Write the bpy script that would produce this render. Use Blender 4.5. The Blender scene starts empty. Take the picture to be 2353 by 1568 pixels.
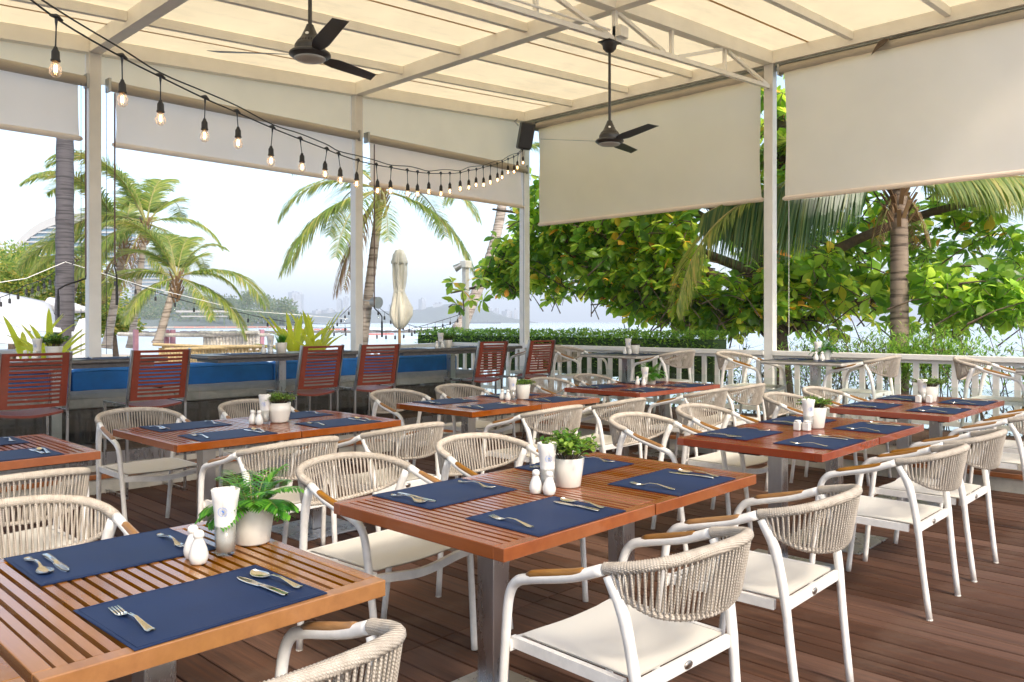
import bpy, math, random
from mathutils import Vector, Matrix, noise
R = random.Random(7)
rad = math.radians
S = bpy.context.scene
COL = S.collection
# ---------------------------------------------------------------- camera
cam_d = bpy.data.cameras.new('camera'); cam = bpy.data.objects.new('camera', cam_d); COL.objects.link(cam)
YAW = 43.629
cam.location = (0, 0, 1.42); cam.rotation_euler = (rad(90), 0, rad(YAW - 90))
cam_d.sensor_width = 36; cam_d.lens = 28.15; cam_d.shift_y = -0.0191
cam_d.clip_start = 0.05; cam_d.clip_end = 40000
S.camera = cam
# ---------------------------------------------------------------- light
HAZE = 4.2e-4
SUN_EL, SUN_AZ = 41.0, -104.0        # azimuth measured from +X towards +Y
W = bpy.data.worlds.new('World'); S.world = W; W.use_nodes = True
wn = W.node_tree.nodes; wl = W.node_tree.links
sky = wn.new('ShaderNodeTexSky'); sky.sky_type = 'NISHITA'; sky.sun_disc = False
sky.sun_elevation = rad(SUN_EL); sky.sun_rotation = rad(90 - SUN_AZ); sky.air_density = 1.0; sky.dust_density = 2.2; sky.ozone_density = 0.4
bg = wn['Background']; bg.inputs[1].default_value = 0.14
wl.new(sky.outputs[0], bg.inputs[0])
sd = bpy.data.lights.new('sun', 'SUN'); sd.energy = 1.15; sd.angle = rad(10); sd.color = (1.0, .91, .76)
sun = bpy.data.objects.new('sun', sd); COL.objects.link(sun)
_v = Vector((math.cos(rad(SUN_EL)) * math.cos(rad(SUN_AZ)), math.cos(rad(SUN_EL)) * math.sin(rad(SUN_AZ)), math.sin(rad(SUN_EL))))
sun.rotation_euler = _v.to_track_quat('Z', 'Y').to_euler(); sun.location = (20, 8, 30)
S.view_settings.view_transform = 'Standard'; S.view_settings.look = 'None'
S.view_settings.exposure = 1.62; S.view_settings.gamma = 1; S.view_settings.use_curve_mapping = False
S.render.engine = 'CYCLES'
cy = S.cycles
cy.use_denoising = True
cy.max_bounces = 10; cy.diffuse_bounces = 5; cy.glossy_bounces = 4; cy.transmission_bounces = 6; cy.transparent_max_bounces = 16
cy.caustics_reflective = False; cy.caustics_refractive = False; cy.sample_clamp_indirect = 8

# ---------------------------------------------------------------- helpers
CT, ST = math.cos(rad(YAW)), math.sin(rad(YAW))
def far(px, py, d):
    """point that lies d metres ahead, at column px and row py of a 2353 px wide view (used to bake far scenery positions)"""
    l = (px - 1176.5) / 1840 * d
    return Vector((d * CT + l * ST, d * ST - l * CT, 1.42 - (py - 739) * d / 1840))

class MB:
    def __init__(s): s.v = []; s.f = []; s.m = []
    def add(s, vs, fs, mi=0):
        n = len(s.v); s.v.extend([tuple(v) for v in vs]); s.f.extend([tuple(i + n for i in f) for f in fs]); s.m.extend([mi] * len(fs))
        return s
    def box(s, c, d, M=None, mi=0, taper=None):
        x, y, z = d[0] / 2, d[1] / 2, d[2] / 2
        vs = [Vector((sx * x, sy * y, sz * z)) for sz in (-1, 1) for sy in (-1, 1) for sx in (-1, 1)]
        if taper:
            for v in vs[4:]: v.x *= taper; v.y *= taper
        c = Vector(c)
        vs = [(M @ v if M else v) + c for v in vs]
        return s.add(vs, [(0, 2, 3, 1), (4, 5, 7, 6), (0, 1, 5, 4), (2, 6, 7, 3), (0, 4, 6, 2), (1, 3, 7, 5)], mi)
    def b2(s, a, b, mi=0):
        return s.box([(a[i] + b[i]) / 2 for i in range(3)], [abs(b[i] - a[i]) for i in range(3)], None, mi)
    def bar(s, a, b, w, h, mi=0, up=(0, 0, 1)):
        a, b = Vector(a), Vector(b); t = (b - a); L = t.length; t.normalize()
        u = Vector(up); sx = t.cross(u)
        if sx.length < 1e-4: sx = Vector((1, 0, 0))
        sx.normalize(); uz = sx.cross(t).normalized()
        M = Matrix((t, sx, uz)).transposed()
        return s.box((a + b) / 2, (L, w, h), M, mi)
    def tube(s, pts, r, n=8, cap=True, mi=0, flat=1.0, up=None):
        pts = [Vector(p) for p in pts]; k = len(pts)
        rs = r if isinstance(r, (list, tuple)) else [r] * k
        ts = []
        for i in range(k):
            t = pts[min(i + 1, k - 1)] - pts[max(i - 1, 0)]
            ts.append(t.normalized() if t.length > 1e-9 else Vector((0, 0, 1)))
        u = Vector(up) if up else Vector((0, 0, 1)) if abs(ts[0].z) < .9 else Vector((1, 0, 0))
        u = (u - ts[0] * u.dot(ts[0])).normalized()
        vs = []
        for i in range(k):
            if i:
                u = u - ts[i] * u.dot(ts[i])
                u = u.normalized() if u.length > 1e-6 else Vector((1, 0, 0))
            w = ts[i].cross(u)
            for j in range(n):
                a = 2 * math.pi * j / n
                vs.append(pts[i] + (u * math.cos(a) * flat + w * math.sin(a)) * rs[i])
        fs = [(i * n + j, i * n + (j + 1) % n, (i + 1) * n + (j + 1) % n, (i + 1) * n + j) for i in range(k - 1) for j in range(n)]
        if cap: fs += [tuple(range(n - 1, -1, -1)), tuple((k - 1) * n + j for j in range(n))]
        return s.add(vs, fs, mi)
    def lathe(s, prof, n=20, c=(0, 0, 0), mi=0, wob=None):
        vs = []; c = Vector(c)
        for i, (r, z) in enumerate(prof):
            for j in range(n):
                a = 2 * math.pi * j / n; q = r * (wob(a, i) if wob else 1)
                vs.append(c + Vector((q * math.cos(a), q * math.sin(a), z)))
        k = len(prof)
        fs = [(i * n + j, i * n + (j + 1) % n, (i + 1) * n + (j + 1) % n, (i + 1) * n + j) for i in range(k - 1) for j in range(n)]
        if prof[0][0] > 1e-5: fs.append(tuple(range(n - 1, -1, -1)))
        if prof[-1][0] > 1e-5: fs.append(tuple((k - 1) * n + j for j in range(n)))
        return s.add(vs, fs, mi)
    def grid(s, fn, nu, nv, mi=0, wrap=False):
        vs = [fn(i / nu, j / nv) for j in range(nv + 1) for i in range(nu + 1)]
        return s.add(vs, [(j * (nu + 1) + i, j * (nu + 1) + i + 1, (j + 1) * (nu + 1) + i + 1, (j + 1) * (nu + 1) + i) for j in range(nv) for i in range(nu)], mi)
    def merge(s, o, M=None, mi=None):
        n = len(s.v)
        s.v.extend([tuple(M @ Vector(v)) for v in o.v] if M else o.v)
        s.f.extend([tuple(i + n for i in f) for f in o.f]); s.m.extend(o.m if mi is None else [mi] * len(o.f)); return s
    def mesh(s, name, mats, smooth=False):
        me = bpy.data.meshes.new(name); me.from_pydata(s.v, [], s.f)
        mats = mats if isinstance(mats, (list, tuple)) else [mats]
        for m in mats: me.materials.append(m)
        if any(s.m): me.polygons.foreach_set('material_index', s.m)
        if smooth: me.polygons.foreach_set('use_smooth', [True] * len(s.f))
        me.update(); return me
    def build(s, name, mats, parent=None, smooth=False, loc=None, **kw):
        return obj(name, s.mesh(name, mats, smooth), parent, loc, **kw)

def tag(o, label=None, cat=None, group=None, kind=None):
    if label: o['label'] = label
    if cat: o['category'] = cat
    if group: o['group'] = group
    if kind: o['kind'] = kind
    return o
def obj(name, me, parent=None, loc=None, rz=0, **kw):
    o = bpy.data.objects.new(name, me); COL.objects.link(o)
    if parent: o.parent = parent
    if loc is not None: o.location = loc
    if rz: o.rotation_euler = (0, 0, rz)
    return tag(o, **kw)
def empty(name, loc=(0, 0, 0), rz=0, **kw):
    o = bpy.data.objects.new(name, None); COL.objects.link(o); o.location = loc; o.rotation_euler = (0, 0, rz); o.empty_display_size = .1
    return tag(o, **kw)
KIDS = {}
def copy_tree(o, parent=None):
    c = o.copy(); COL.objects.link(c)
    if parent: c.parent = parent
    for ch in KIDS[o.name] if o.name in KIDS else o.children: copy_tree(ch, c)
    return c
def cache(o):
    KIDS[o.name] = list(o.children)
    for ch in KIDS[o.name]: cache(ch)
def bevel(o, w=.003, seg=2):
    m = o.modifiers.new('bevel', 'BEVEL'); m.width = w; m.segments = seg; m.limit_method = 'ANGLE'; m.angle_limit = rad(40); return o
def structure(o): o['kind'] = 'structure'; return o

# ---------------------------------------------------------------- materials
class NT:
    def __init__(s, name):
        s.m = bpy.data.materials.new(name); s.m.use_nodes = True; s.n = s.m.node_tree.nodes; s.l = s.m.node_tree.links
        s.p = s.n['Principled BSDF']; s.out = s.n['Material Output']
    def N(s, t, **kw):
        n = s.n.new(t)
        for k, v in kw.items():
            if k.startswith('i_'):
                key = k[2:]; key = int(key) if key.isdigit() else key
                n.inputs[key].default_value = v
            else: setattr(n, k, v)
        return n
    def L(s, a, b): s.l.new(a, b)
    def coord(s, scale=(1, 1, 1), src='Object', rand=0):
        tc = s.N('ShaderNodeTexCoord'); mp = s.N('ShaderNodeMapping'); mp.inputs['Scale'].default_value = scale
        s.L(tc.outputs[src], mp.inputs[0])
        if rand:
            oi = s.N('ShaderNodeObjectInfo'); mu = s.N('ShaderNodeMath', operation='MULTIPLY'); mu.inputs[1].default_value = rand
            cb = s.N('ShaderNodeCombineXYZ'); s.L(oi.outputs['Random'], mu.inputs[0])
            for k in range(3): s.L(mu.outputs[0], cb.inputs[k])
            s.L(cb.outputs[0], mp.inputs['Location'])
        return mp.outputs[0]
    def noise(s, vec, scale, detail=4, rough=.6):
        n = s.N('ShaderNodeTexNoise'); n.inputs['Scale'].default_value = scale; n.inputs['Detail'].default_value = detail; n.inputs['Roughness'].default_value = rough
        s.L(vec, n.inputs['Vector']); return n.outputs['Fac']
    def ramp(s, fac, stops):
        r = s.N('ShaderNodeValToRGB'); s.L(fac, r.inputs[0]); e = r.color_ramp.elements
        while len(e) < len(stops): e.new(.5)
        for q, (p, c) in zip(e, stops): q.position = p; q.color = (*c, 1) if len(c) == 3 else c
        return r.outputs[0]
    def mix(s, fac, a, b, blend='MIX'):
        m = s.N('ShaderNodeMix'); m.data_type = 'RGBA'; m.blend_type = blend
        for sock, v in ((m.inputs[0], fac), (m.inputs[6], a), (m.inputs[7], b)):
            if hasattr(v, 'links'): s.L(v, sock)
            elif isinstance(v, (int, float)): sock.default_value = v
            else: sock.default_value = (*v, 1)
        return m.outputs[2]
    def hsv(s, col, h=None, v=None, sat=None):
        n = s.N('ShaderNodeHueSaturation'); s.L(col, n.inputs['Color'])
        for k, x in (('Hue', h), ('Value', v), ('Saturation', sat)):
            if x is None: continue
            if hasattr(x, 'links'): s.L(x, n.inputs[k])
            else: n.inputs[k].default_value = x
        return n.outputs[0]
    def rng(s, fac, a, b, c=0, d=1):
        n = s.N('ShaderNodeMapRange'); s.L(fac, n.inputs[0])
        for i, v in enumerate((c, d, a, b)): n.inputs[i + 1].default_value = v
        return n.outputs[0]
    def bump(s, h, strength=.2, dist=.01):
        b = s.N('ShaderNodeBump'); b.inputs['Strength'].default_value = strength; b.inputs['Distance'].default_value = dist
        s.L(h, b.inputs['Height']); s.L(b.outputs[0], s.p.inputs['Normal']); return b
    def col(s, c):
        if hasattr(c, 'links'): s.L(c, s.p.inputs['Base Color'])
        else: s.p.inputs['Base Color'].default_value = (*c, 1)
        return s
    def rough(s, r):
        if hasattr(r, 'links'): s.L(r, s.p.inputs['Roughness'])
        else: s.p.inputs['Roughness'].default_value = r
        return s
    def set(s, **kw):
        for k, v in kw.items(): s.p.inputs[k.replace('_', ' ')].default_value = v
        return s

def simple(name, c, rough=.5, var=.12, scale=8, bump=0, bscale=60, rand=3, **kw):
    t = NT(name); v = t.coord(rand=rand); f = t.noise(v, scale, 5)
    a = tuple(x * (1 - var) for x in c); b = tuple(min(1, x * (1 + var)) for x in c)
    t.col(t.ramp(f, [(.3, a), (.7, b)])).rough(t.rng(f, rough * .85, min(1, rough * 1.15)))
    if bump: t.bump(t.noise(v, bscale, 3), bump, .004)
    for k, x in kw.items(): t.p.inputs[k.replace('_', ' ')].default_value = x
    return t.m

def wood(name, dark, light, rough=.4, axis=1, grain=40, rand_v=.25, bump=.25, coat=0, worn=None):
    t = NT(name); sc = [grain, grain, grain]; sc[axis] = 1.6
    v = t.coord(tuple(sc), rand=17); g = t.noise(v, 1.0, 6, .65)
    v2 = t.coord(tuple(x * .12 for x in sc), rand=5); g2 = t.noise(v2, 1.0, 3)
    c = t.ramp(g, [(.3, dark), (.68, light)])
    c = t.mix(t.rng(g2, 0, .45, .4, .75), c, tuple(x * .8 for x in dark))
    oi = t.N('ShaderNodeObjectInfo')
    c = t.hsv(c, v=t.rng(oi.outputs['Random'], 1 - rand_v, 1 + rand_v), sat=t.rng(oi.outputs['Random'], 1.08, .85))
    if worn:
        w = t.noise(t.coord((3, 3, 3)), 1.0, 6); c = t.mix(t.rng(w, 0, .6, .5, .75), c, worn)
    t.col(c).rough(t.rng(g, rough * .75, rough * 1.3)); t.bump(g, bump, .002)
    if coat: t.set(Coat_Weight=coat, Coat_Roughness=.12, Specular_IOR_Level=.3)
    return t.m

def leafmat(name, stops, trans=.45, rough=.35, island=True, spec=.5, tv=1.9):
    t = NT(name)
    if island: r = t.N('ShaderNodeNewGeometry').outputs['Random Per Island']
    else: r = t.N('ShaderNodeObjectInfo').outputs['Random']
    c = t.ramp(r, stops)
    n = t.noise(t.coord((1, 1, 1)), 3, 3); c = t.hsv(c, v=t.rng(n, .75, 1.25))
    t.col(c).rough(rough).set(Specular_IOR_Level=spec)
    tr = t.N('ShaderNodeBsdfTranslucent'); t.L(t.hsv(c, v=tv, h=.482, sat=1.0), tr.inputs[0])
    mx = t.N('ShaderNodeMixShader'); mx.inputs[0].default_value = trans
    t.L(t.p.outputs[0], mx.inputs[1]); t.L(tr.outputs[0], mx.inputs[2]); t.L(mx.outputs[0], t.out.inputs[0])
    return t.m

def clothmat(name, c, tcol, trans, var=.06, weave=700, rough=.8, shade_stain=None):
    t = NT(name); v = t.coord((1, 1, 1)); f = t.noise(v, 1.3, 6)
    cc = t.ramp(f, [(.3, tuple(x * (1 - var) for x in c)), (.7, tuple(x * (1 + var) for x in c))])
    tc = t.ramp(f, [(.3, tuple(x * (1 - var) for x in tcol)), (.7, tuple(x * (1 + var) for x in tcol))])
    if shade_stain:
        s = t.noise(t.coord((.6, 2.2, 1)), 2.3, 7, .7); k = t.rng(s, 0, .8, .52, .72); cc = t.mix(k, cc, shade_stain); tc = t.mix(k, tc, shade_stain)
    t.col(cc).rough(rough).set(Specular_IOR_Level=.2)
    t.bump(t.noise(t.coord((1, 1, 1)), weave, 2), .1, .001)
    tr = t.N('ShaderNodeBsdfTranslucent'); t.L(tc, tr.inputs[0])
    mx = t.N('ShaderNodeMixShader'); mx.inputs[0].default_value = trans
    t.L(t.p.outputs[0], mx.inputs[1]); t.L(tr.outputs[0], mx.inputs[2]); t.L(mx.outputs[0], t.out.inputs[0])
    return t.m

M = {}
M['white'] = simple('white_paint', (.90, .86, .78), .42, .05, 5, .06, 40)
M['chairwhite'] = simple('white_powder_coat', (.73, .70, .65), .36, .09, 22, .03, 200)
M['postwhite'] = simple('white_timber_paint', (.74, .71, .66), .45, .07, 4, .15, 30)
M['cream'] = simple('cream_riser_paint', (.60, .55, .45), .6, .2, 5, .1, 30)
M['deck'] = wood('deck_board', (.050, .022, .012), (.125, .055, .029), .7, 1, 55, .42, .7, 0, (.135, .085, .058)); M['deck'].node_tree.nodes['Principled BSDF'].inputs['Specular IOR Level'].default_value = .25
M['deckside'] = wood('deck_board_cross', (.085, .045, .028), (.19, .105, .066), .5, 0, 55, .3, .5)
M['dark'] = simple('dark_void', (.02, .017, .015), .8)
M['nosing'] = wood('varnished_nosing', (.30, .09, .02), (.50, .17, .04), .35, 1, 30, .15, .1)
def tablewood(n, d, l, w=None): return wood(n, d, l, .22, 1, 22, .18, .08, .45, w)
M['tochre'] = tablewood('ochre_table_wood', (.21, .070, .002), (.28, .100, .004), (.30, .14, .03))
M['tred'] = tablewood('red_table_wood', (.20, .028, .006), (.25, .042, .009), (.26, .075, .03))
M['tbrown'] = tablewood('brown_table_wood', (.20, .047, .007), (.26, .067, .010), (.28, .11, .04))
M['stoolwood'] = simple('red_stool_board', (.20, .036, .017), .35, .12, 14, .05, 90, Coat_Weight=.15, Coat_Roughness=.15)
M['grey_table'] = simple('grey_stone_tabletop', (.10, .09, .082), .3, .3, 25, .1, 90)
M['grey_edge'] = simple('weathered_table_edge', (.38, .35, .31), .5, .2, 18)
def metal(n, c, r, var=.15):
    t = NT(n); v = t.coord((4, 4, 1), rand=5); f = t.noise(v, 3, 6)
    t.col(t.ramp(f, [(.3, tuple(x * (1 - var) for x in c)), (.7, tuple(min(1, x * (1 + var)) for x in c))])).rough(t.rng(f, r * .6, r * 1.6)).set(Metallic=1.0)
    return t.m
M['steel'] = metal('brushed_steel', (.50, .48, .46), .26)
M['chrome'] = metal('cutlery_steel', (.72, .69, .64), .13, .05)
M['brasscut'] = metal('warm_polished_steel', (.74, .69, .58), .16, .05)
M['badge'] = metal('badge_metal', (.42, .36, .30), .3)
M['armwood'] = wood('armrest_teak', (.19, .078, .010), (.31, .14, .022), .35, 1, 60, .1, .1, .2)
def ropemat():
    t = NT('beige_rope'); v = t.coord((1, 1, 1), rand=3)
    w = t.N('ShaderNodeTexWave', wave_type='BANDS', bands_direction='DIAGONAL'); w.inputs['Scale'].default_value = 90; w.inputs['Distortion'].default_value = 1.5
    t.L(v, w.inputs[0]); f = t.noise(v, 30, 4)
    oi = t.N('ShaderNodeObjectInfo')
    c = t.ramp(f, [(.3, (.39, .335, .27)), (.7, (.55, .485, .405))]); c = t.mix(t.rng(w.outputs[1], 0, .4), c, (.31, .262, .215))
    c = t.hsv(c, v=t.rng(oi.outputs['Random'], .9, 1.08))
    t.col(c).rough(.85).set(Specular_IOR_Level=.2); t.bump(w.outputs[1], .6, .002); return t.m
M['rope'] = ropemat()
def seatmat():
    t = NT('woven_sling_seat')
    def wv(d, s):
        w = t.N('ShaderNodeTexWave', wave_type='BANDS', bands_direction=d); w.inputs['Scale'].default_value = s; t.L(t.coord((1, 1, 1)), w.inputs[0]); return w.outputs[1]
    a = wv('X', 55); b = wv('Y', 110)
    c = t.mix(t.rng(a, 0, .8), (.76, .73, .66), (.56, .52, .44)); c = t.mix(t.rng(b, 0, .2), c, (.55, .51, .43))
    t.col(c).rough(.6); t.bump(a, .4, .0015); return t.m
M['seat'] = seatmat()
def matmat():
    t = NT('navy_leatherette'); v = t.coord((1, 1, 1), rand=4); f = t.noise(v, 260, 3); g = t.noise(v, 5, 4)
    t.col(t.ramp(g, [(.3, (.010, .022, .064)), (.7, (.015, .031, .085))])).rough(t.rng(g, .5, .62)).set(Specular_IOR_Level=.14); t.bump(f, .35, .0012); return t.m
M['placemat'] = matmat()
M['ceramic'] = simple('white_ceramic', (.66, .635, .58), .18, .02, 4, 0, Coat_Weight=.4)
M['pot'] = simple('cream_glazed_pot', (.66, .62, .54), .3, .03, 6)
M['napkin'] = simple('paper_napkin', (.68, .65, .60), .9, .04, 20, .3, 60)
M['logoblue'] = simple('printed_blue_ink', (.10, .26, .68), .8)
def glass(n, tint=(1, 1, 1), gl=.12):
    t = NT(n); tr = t.N('ShaderNodeBsdfTransparent'); tr.inputs[0].default_value = (*tint, 1)
    g = t.N('ShaderNodeBsdfGlossy'); g.inputs['Roughness'].default_value = .02
    fr = t.N('ShaderNodeLayerWeight'); fr.inputs[0].default_value = .5
    pw = t.N('ShaderNodeMath', operation='POWER'); pw.inputs[1].default_value = 4; t.L(fr.outputs['Facing'], pw.inputs[0])
    ad = t.N('ShaderNodeMath', operation='MULTIPLY_ADD'); ad.inputs[1].default_value = gl * .6; ad.inputs[2].default_value = .04; t.L(pw.outputs[0], ad.inputs[0])
    mx = t.N('ShaderNodeMixShader'); t.L(ad.outputs[0], mx.inputs[0]); t.L(tr.outputs[0], mx.inputs[1]); t.L(g.outputs[0], mx.inputs[2]); t.L(mx.outputs[0], t.out.inputs[0])
    return t.m
M['glass'] = glass('clear_glass', (.97, .98, .97), 1.0)
M['pane'] = glass('balustrade_glass', (.95, .985, .97), .85)
M['blackplastic'] = simple('black_plastic', (.018, .017, .018), .4, .2)
M['fan'] = simple('dark_bronze_fan', (.035, .03, .026), .35, .2)
M['fandisc'] = simple('fan_light_disc', (.5, .46, .40), .5)
M['zinc'] = metal('galvanised_bracket', (.42, .42, .40), .45)
M['rust'] = simple('rusty_crank_rod', (.16, .10, .08), .6, .4, 40)
def emis(n, c, s):
    t = NT(n); t.set(Emission_Color=(*c, 1), Emission_Strength=s); t.col((.9, .7, .4)); return t.m
M['filament'] = emis('lit_filament', (1, .55, .2), 14)
M['roof'] = clothmat('cream_roof_membrane', (.74, .61, .38), (.84, .68, .41), .56, .07, 300, .8, (.66, .54, .33))  # last colour: patchy dirt and tree shade painted into the membrane
M['fascia'] = clothmat('cream_fascia_cloth', (.90, .82, .64), (.96, .84, .62), .45, .05, 300)
M['blind'] = clothmat('beige_blind_cloth', (.92, .82, .72), (.97, .84, .70), .42, .04, 500, .8)
M['blindgrey'] = clothmat('grey_blind_cloth', (.88, .82, .76), (.94, .87, .79), .45, .04, 500, .8)
M['rolltube'] = clothmat('rolled_blind', (.50, .44, .36), (.4, .34, .26), .1, .1, 300)
M['seam'] = clothmat('membrane_seam_tape', (.6, .48, .3), (.7, .5, .25), .5)
M['blue'] = simple('royal_blue_canvas', (.014, .15, .47), .75, .15, 6, .25, 25)
M['seatgrey'] = simple('taupe_canvas', (.25, .225, .20), .85, .12, 8, .25, 25)
M['benchwood'] = wood('weathered_bench_board', (.03, .022, .019), (.075, .054, .043), .6, 0, 30, .2, .3)
M['soil'] = simple('potting_soil', (.02, .013, .01), .9)
M['umb'] = simple('cream_parasol_cloth', (.74, .69, .58), .85, .08, 6, .2, 20)
M['parwood'] = simple('parasol_pole_wood', (.42, .25, .12), .5)
def trunkmat(n, c, d, zs=13):
    t = NT(n); v = t.coord((1.2, 1.2, zs)); f = t.noise(v, 1.1, 5, .6); g = t.noise(t.coord((9, 9, 9)), 1, 5)
    cc = t.ramp(f, [(.42, d), (.49, c), (.62, tuple(x * 1.15 for x in c))]); cc = t.mix(t.rng(g, 0, .5), cc, tuple(x * .6 for x in c))
    t.col(cc).rough(.9); t.bump(f, .8, .02); return t.m
M['palmtrunk'] = trunkmat('palm_trunk_bark', (.27, .205, .155), (.07, .048, .036))
M['bark'] = simple('tree_bark', (.11, .075, .05), .9, .4, 12, .6, 30)
M['darktrunk'] = trunkmat('grey_palm_bark', (.105, .095, .10), (.045, .04, .042), 30)
M['paletrunk'] = trunkmat('pale_palm_bark', (.44, .37, .31), (.18, .14, .11), 16)
M['almond'] = leafmat('sea_almond_leaf', [(0, (.055, .135, .020)), (.35, (.10, .20, .026)), (.62, (.19, .29, .035)), (.94, (.31, .37, .05)), (.975, (.50, .38, .05)), (1, (.6, .26, .04))], .66, .30, tv=3.3)
M['hedge'] = leafmat('hedge_leaf', [(0, (.07, .16, .025)), (.5, (.15, .30, .04)), (1, (.28, .42, .07))], .5, .4, tv=2.4)
M['twigleaf'] = leafmat('sparse_shrub_leaf', [(0, (.02, .045, .012)), (.6, (.05, .10, .02)), (1, (.14, .10, .03))], .35, .45)
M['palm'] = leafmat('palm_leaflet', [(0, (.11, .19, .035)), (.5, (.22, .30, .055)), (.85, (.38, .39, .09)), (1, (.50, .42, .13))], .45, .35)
M['palmdark'] = leafmat('dark_palm_leaflet', [(0, (.03, .09, .03)), (.6, (.07, .16, .045)), (1, (.20, .24, .06))], .5, .3, tv=2.2)  # darker green leaflets for the right palm's hanging fronds
M['palmdry'] = leafmat('dry_palm_leaflet', [(0, (.16, .09, .04)), (1, (.34, .22, .11))], .3, .7)
M['rachis'] = simple('palm_rib', (.28, .26, .08), .5)
M['brom'] = leafmat('bromeliad_leaf', [(0, (.30, .40, .03)), (.5, (.48, .54, .04)), (1, (.60, .48, .05))], .45, .3)
M['potgreen'] = leafmat('potted_small_leaf', [(0, (.04, .13, .015)), (.5, (.10, .24, .025)), (1, (.26, .38, .05))], .35, .35)
M['fern'] = leafmat('potted_fern_leaf', [(0, (.02, .12, .015)), (.5, (.055, .24, .025)), (1, (.15, .38, .04))], .35, .3)
M['lefttree'] = leafmat('sunlit_tree_leaf', [(0, (.08, .15, .025)), (.6, (.20, .28, .05)), (.9, (.40, .38, .08)), (1, (.52, .38, .08))], .5, .5, tv=2.4)
M['farwood'] = leafmat('headland_foliage', [(0, (.06, .12, .03)), (.6, (.12, .19, .05)), (1, (.24, .22, .09))], .4, .8)
M['bamboo'] = simple('dry_bamboo', (.58, .42, .20), .5, .25, 20)
M['paleboard'] = simple('bleached_palisade', (.66, .60, .52), .8, .3, 14)
M['pink'] = simple('faded_pink_paint', (.55, .27, .32), .7)
M['tent'] = clothmat('white_tent_cloth', (.82, .81, .80), (.8, .8, .8), .25, .03, 200)
M['sand'] = simple('pale_sand', (.46, .38, .27), .95, .12, .05)
M['rock'] = simple('dark_shore_rock', (.12, .105, .09), .9, .4, .2)
M['bldg'] = simple('pale_tower_concrete', (.40, .385, .37), .7, .06)
M['bldgglass'] = simple('tower_glass', (.16, .24, .30), .2, .2)
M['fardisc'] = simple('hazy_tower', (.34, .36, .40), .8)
M['hill'] = simple('far_hill', (.10, .12, .10), .95, .2, .01)
M['cordblack'] = simple('black_cable_rubber', (.012, .011, .011), .5)
M['buoyred'] = simple('red_float', (.55, .10, .05), .6)
M['buoywhite'] = simple('white_float', (.8, .8, .78), .6)
M['ship'] = simple('ship_hull', (.10, .11, .14), .7)
M['blueyellow'] = simple('blue_parasol_cloth', (.02, .06, .35), .8)
M['yellow'] = simple('yellow_parasol_cloth', (.65, .48, .06), .8)
def watermat():
    t = NT('sea_water'); v = t.coord((1, 1, 1)); w = t.noise(v, .5, 6, .6)
    t.col((.50, .56, .56)).rough(.38).set(Specular_IOR_Level=.5); t.bump(w, .35, .3); return t.m
M['water'] = watermat()
# ================================================================ SETTING
XR, YL = 9.05, 8.36
# --- lower deck
dk = structure(MB().b2((-4, -4, -.12), (7.66, 7.02, -.034)).build('deck', M['dark']))
deck = dk
WID = [.20, .167, .106, .083, .166, .113, .089, .156]
edges = [3.714, 3.870, 3.959, 4.072, 4.238, 4.321, 4.427, 4.594, 4.796]
k = 0
while edges[-1] < 7.6: edges.append(min(edges[-1] + WID[k % 8], 7.66)); k += 1
k = 7
while edges[0] > -.1: edges.insert(0, edges[0] - WID[k % 8]); k -= 1
planks = 0
for i in range(len(edges) - 1):
    x0, x1 = edges[i], edges[i + 1]
    joints = [-.05, 2.71, 5.45, 7.02]
    for a, b in zip(joints[:-1], joints[1:]):
        w = x1 - x0 - .009; l = b - a - .004
        if w < .03: continue
        dz = R.uniform(-.0012, .0012)
        o = MB().box((0, 0, -.015), (w, l, .03)).build('plank', M['deck'], deck, loc=((x0 + x1) / 2, (a + b) / 2, dz))
        if (x0 + x1) / 2 < 5: bevel(o, .003, 1)
        planks += 1
# --- steps and raised platform (L shape round two sides)
def board_run(parent, x0, x1, y0, y1, z, along, w=.14, mat='deck', seg=2.4):
    n = max(1, round(((x1 - x0) if along == 'y' else (y1 - y0)) / w))
    for i in range(n):
        if along == 'y':
            a = x0 + (x1 - x0) * i / n; b = x0 + (x1 - x0) * (i + 1) / n - .008; p = y0
            while p < y1 - .05:
                q = min(p + seg, y1); MB().box((0, 0, 0), (b - a, q - p - .004, .03)).build('plank', M[mat], parent, loc=((a + b) / 2, (p + q) / 2, z - .015)); p = q
        else:
            a = y0 + (y1 - y0) * i / n; b = y0 + (y1 - y0) * (i + 1) / n - .008; p = x0
            while p < x1 - .05:
                q = min(p + seg, x1); MB().box((0, 0, 0), (q - p - .004, b - a, .03)).build('plank', M['deckside'], parent, loc=((p + q) / 2, (a + b) / 2, z - .015)); p = q
step = structure(MB().b2((-1.2, 7.06, -.1), (7.69, 7.24, .115)).b2((7.69, -1.5, -.1), (7.93, 7.24, .115)).build('step', M['cream']))
MB().b2((-1.2, 7.035, .115), (7.665, 7.065, .152)).b2((7.665, -1.5, .115), (7.695, 7.065, .152)).build('nosing', M['nosing'], step)
board_run(step, -1.2, 7.69, 7.065, 7.235, .150, 'x', .085)
board_run(step, 7.695, 7.925, -1.5, 7.235, .150, 'y', .115)
plat = structure(MB().b2((-1.2, 7.24, -.4), (9.2, 8.55, .252)).b2((7.93, -1.5, -.4), (9.2, 7.24, .252)).build('raised_platform', M['cream']))
board_run(plat, 7.935, 9.2, -1.5, 8.55, .283, 'y', .135)
board_run(plat, -1.2, 7.93, 7.245, 8.55, .283, 'x', .135, 'deckside')
MB().b2((-1.2, 7.236, .20), (7.93, 7.262, .30)).b2((7.926, -1.5, .255), (7.95, 7.262, .30)).build('glass_channel', M['steel'], plat)
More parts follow.
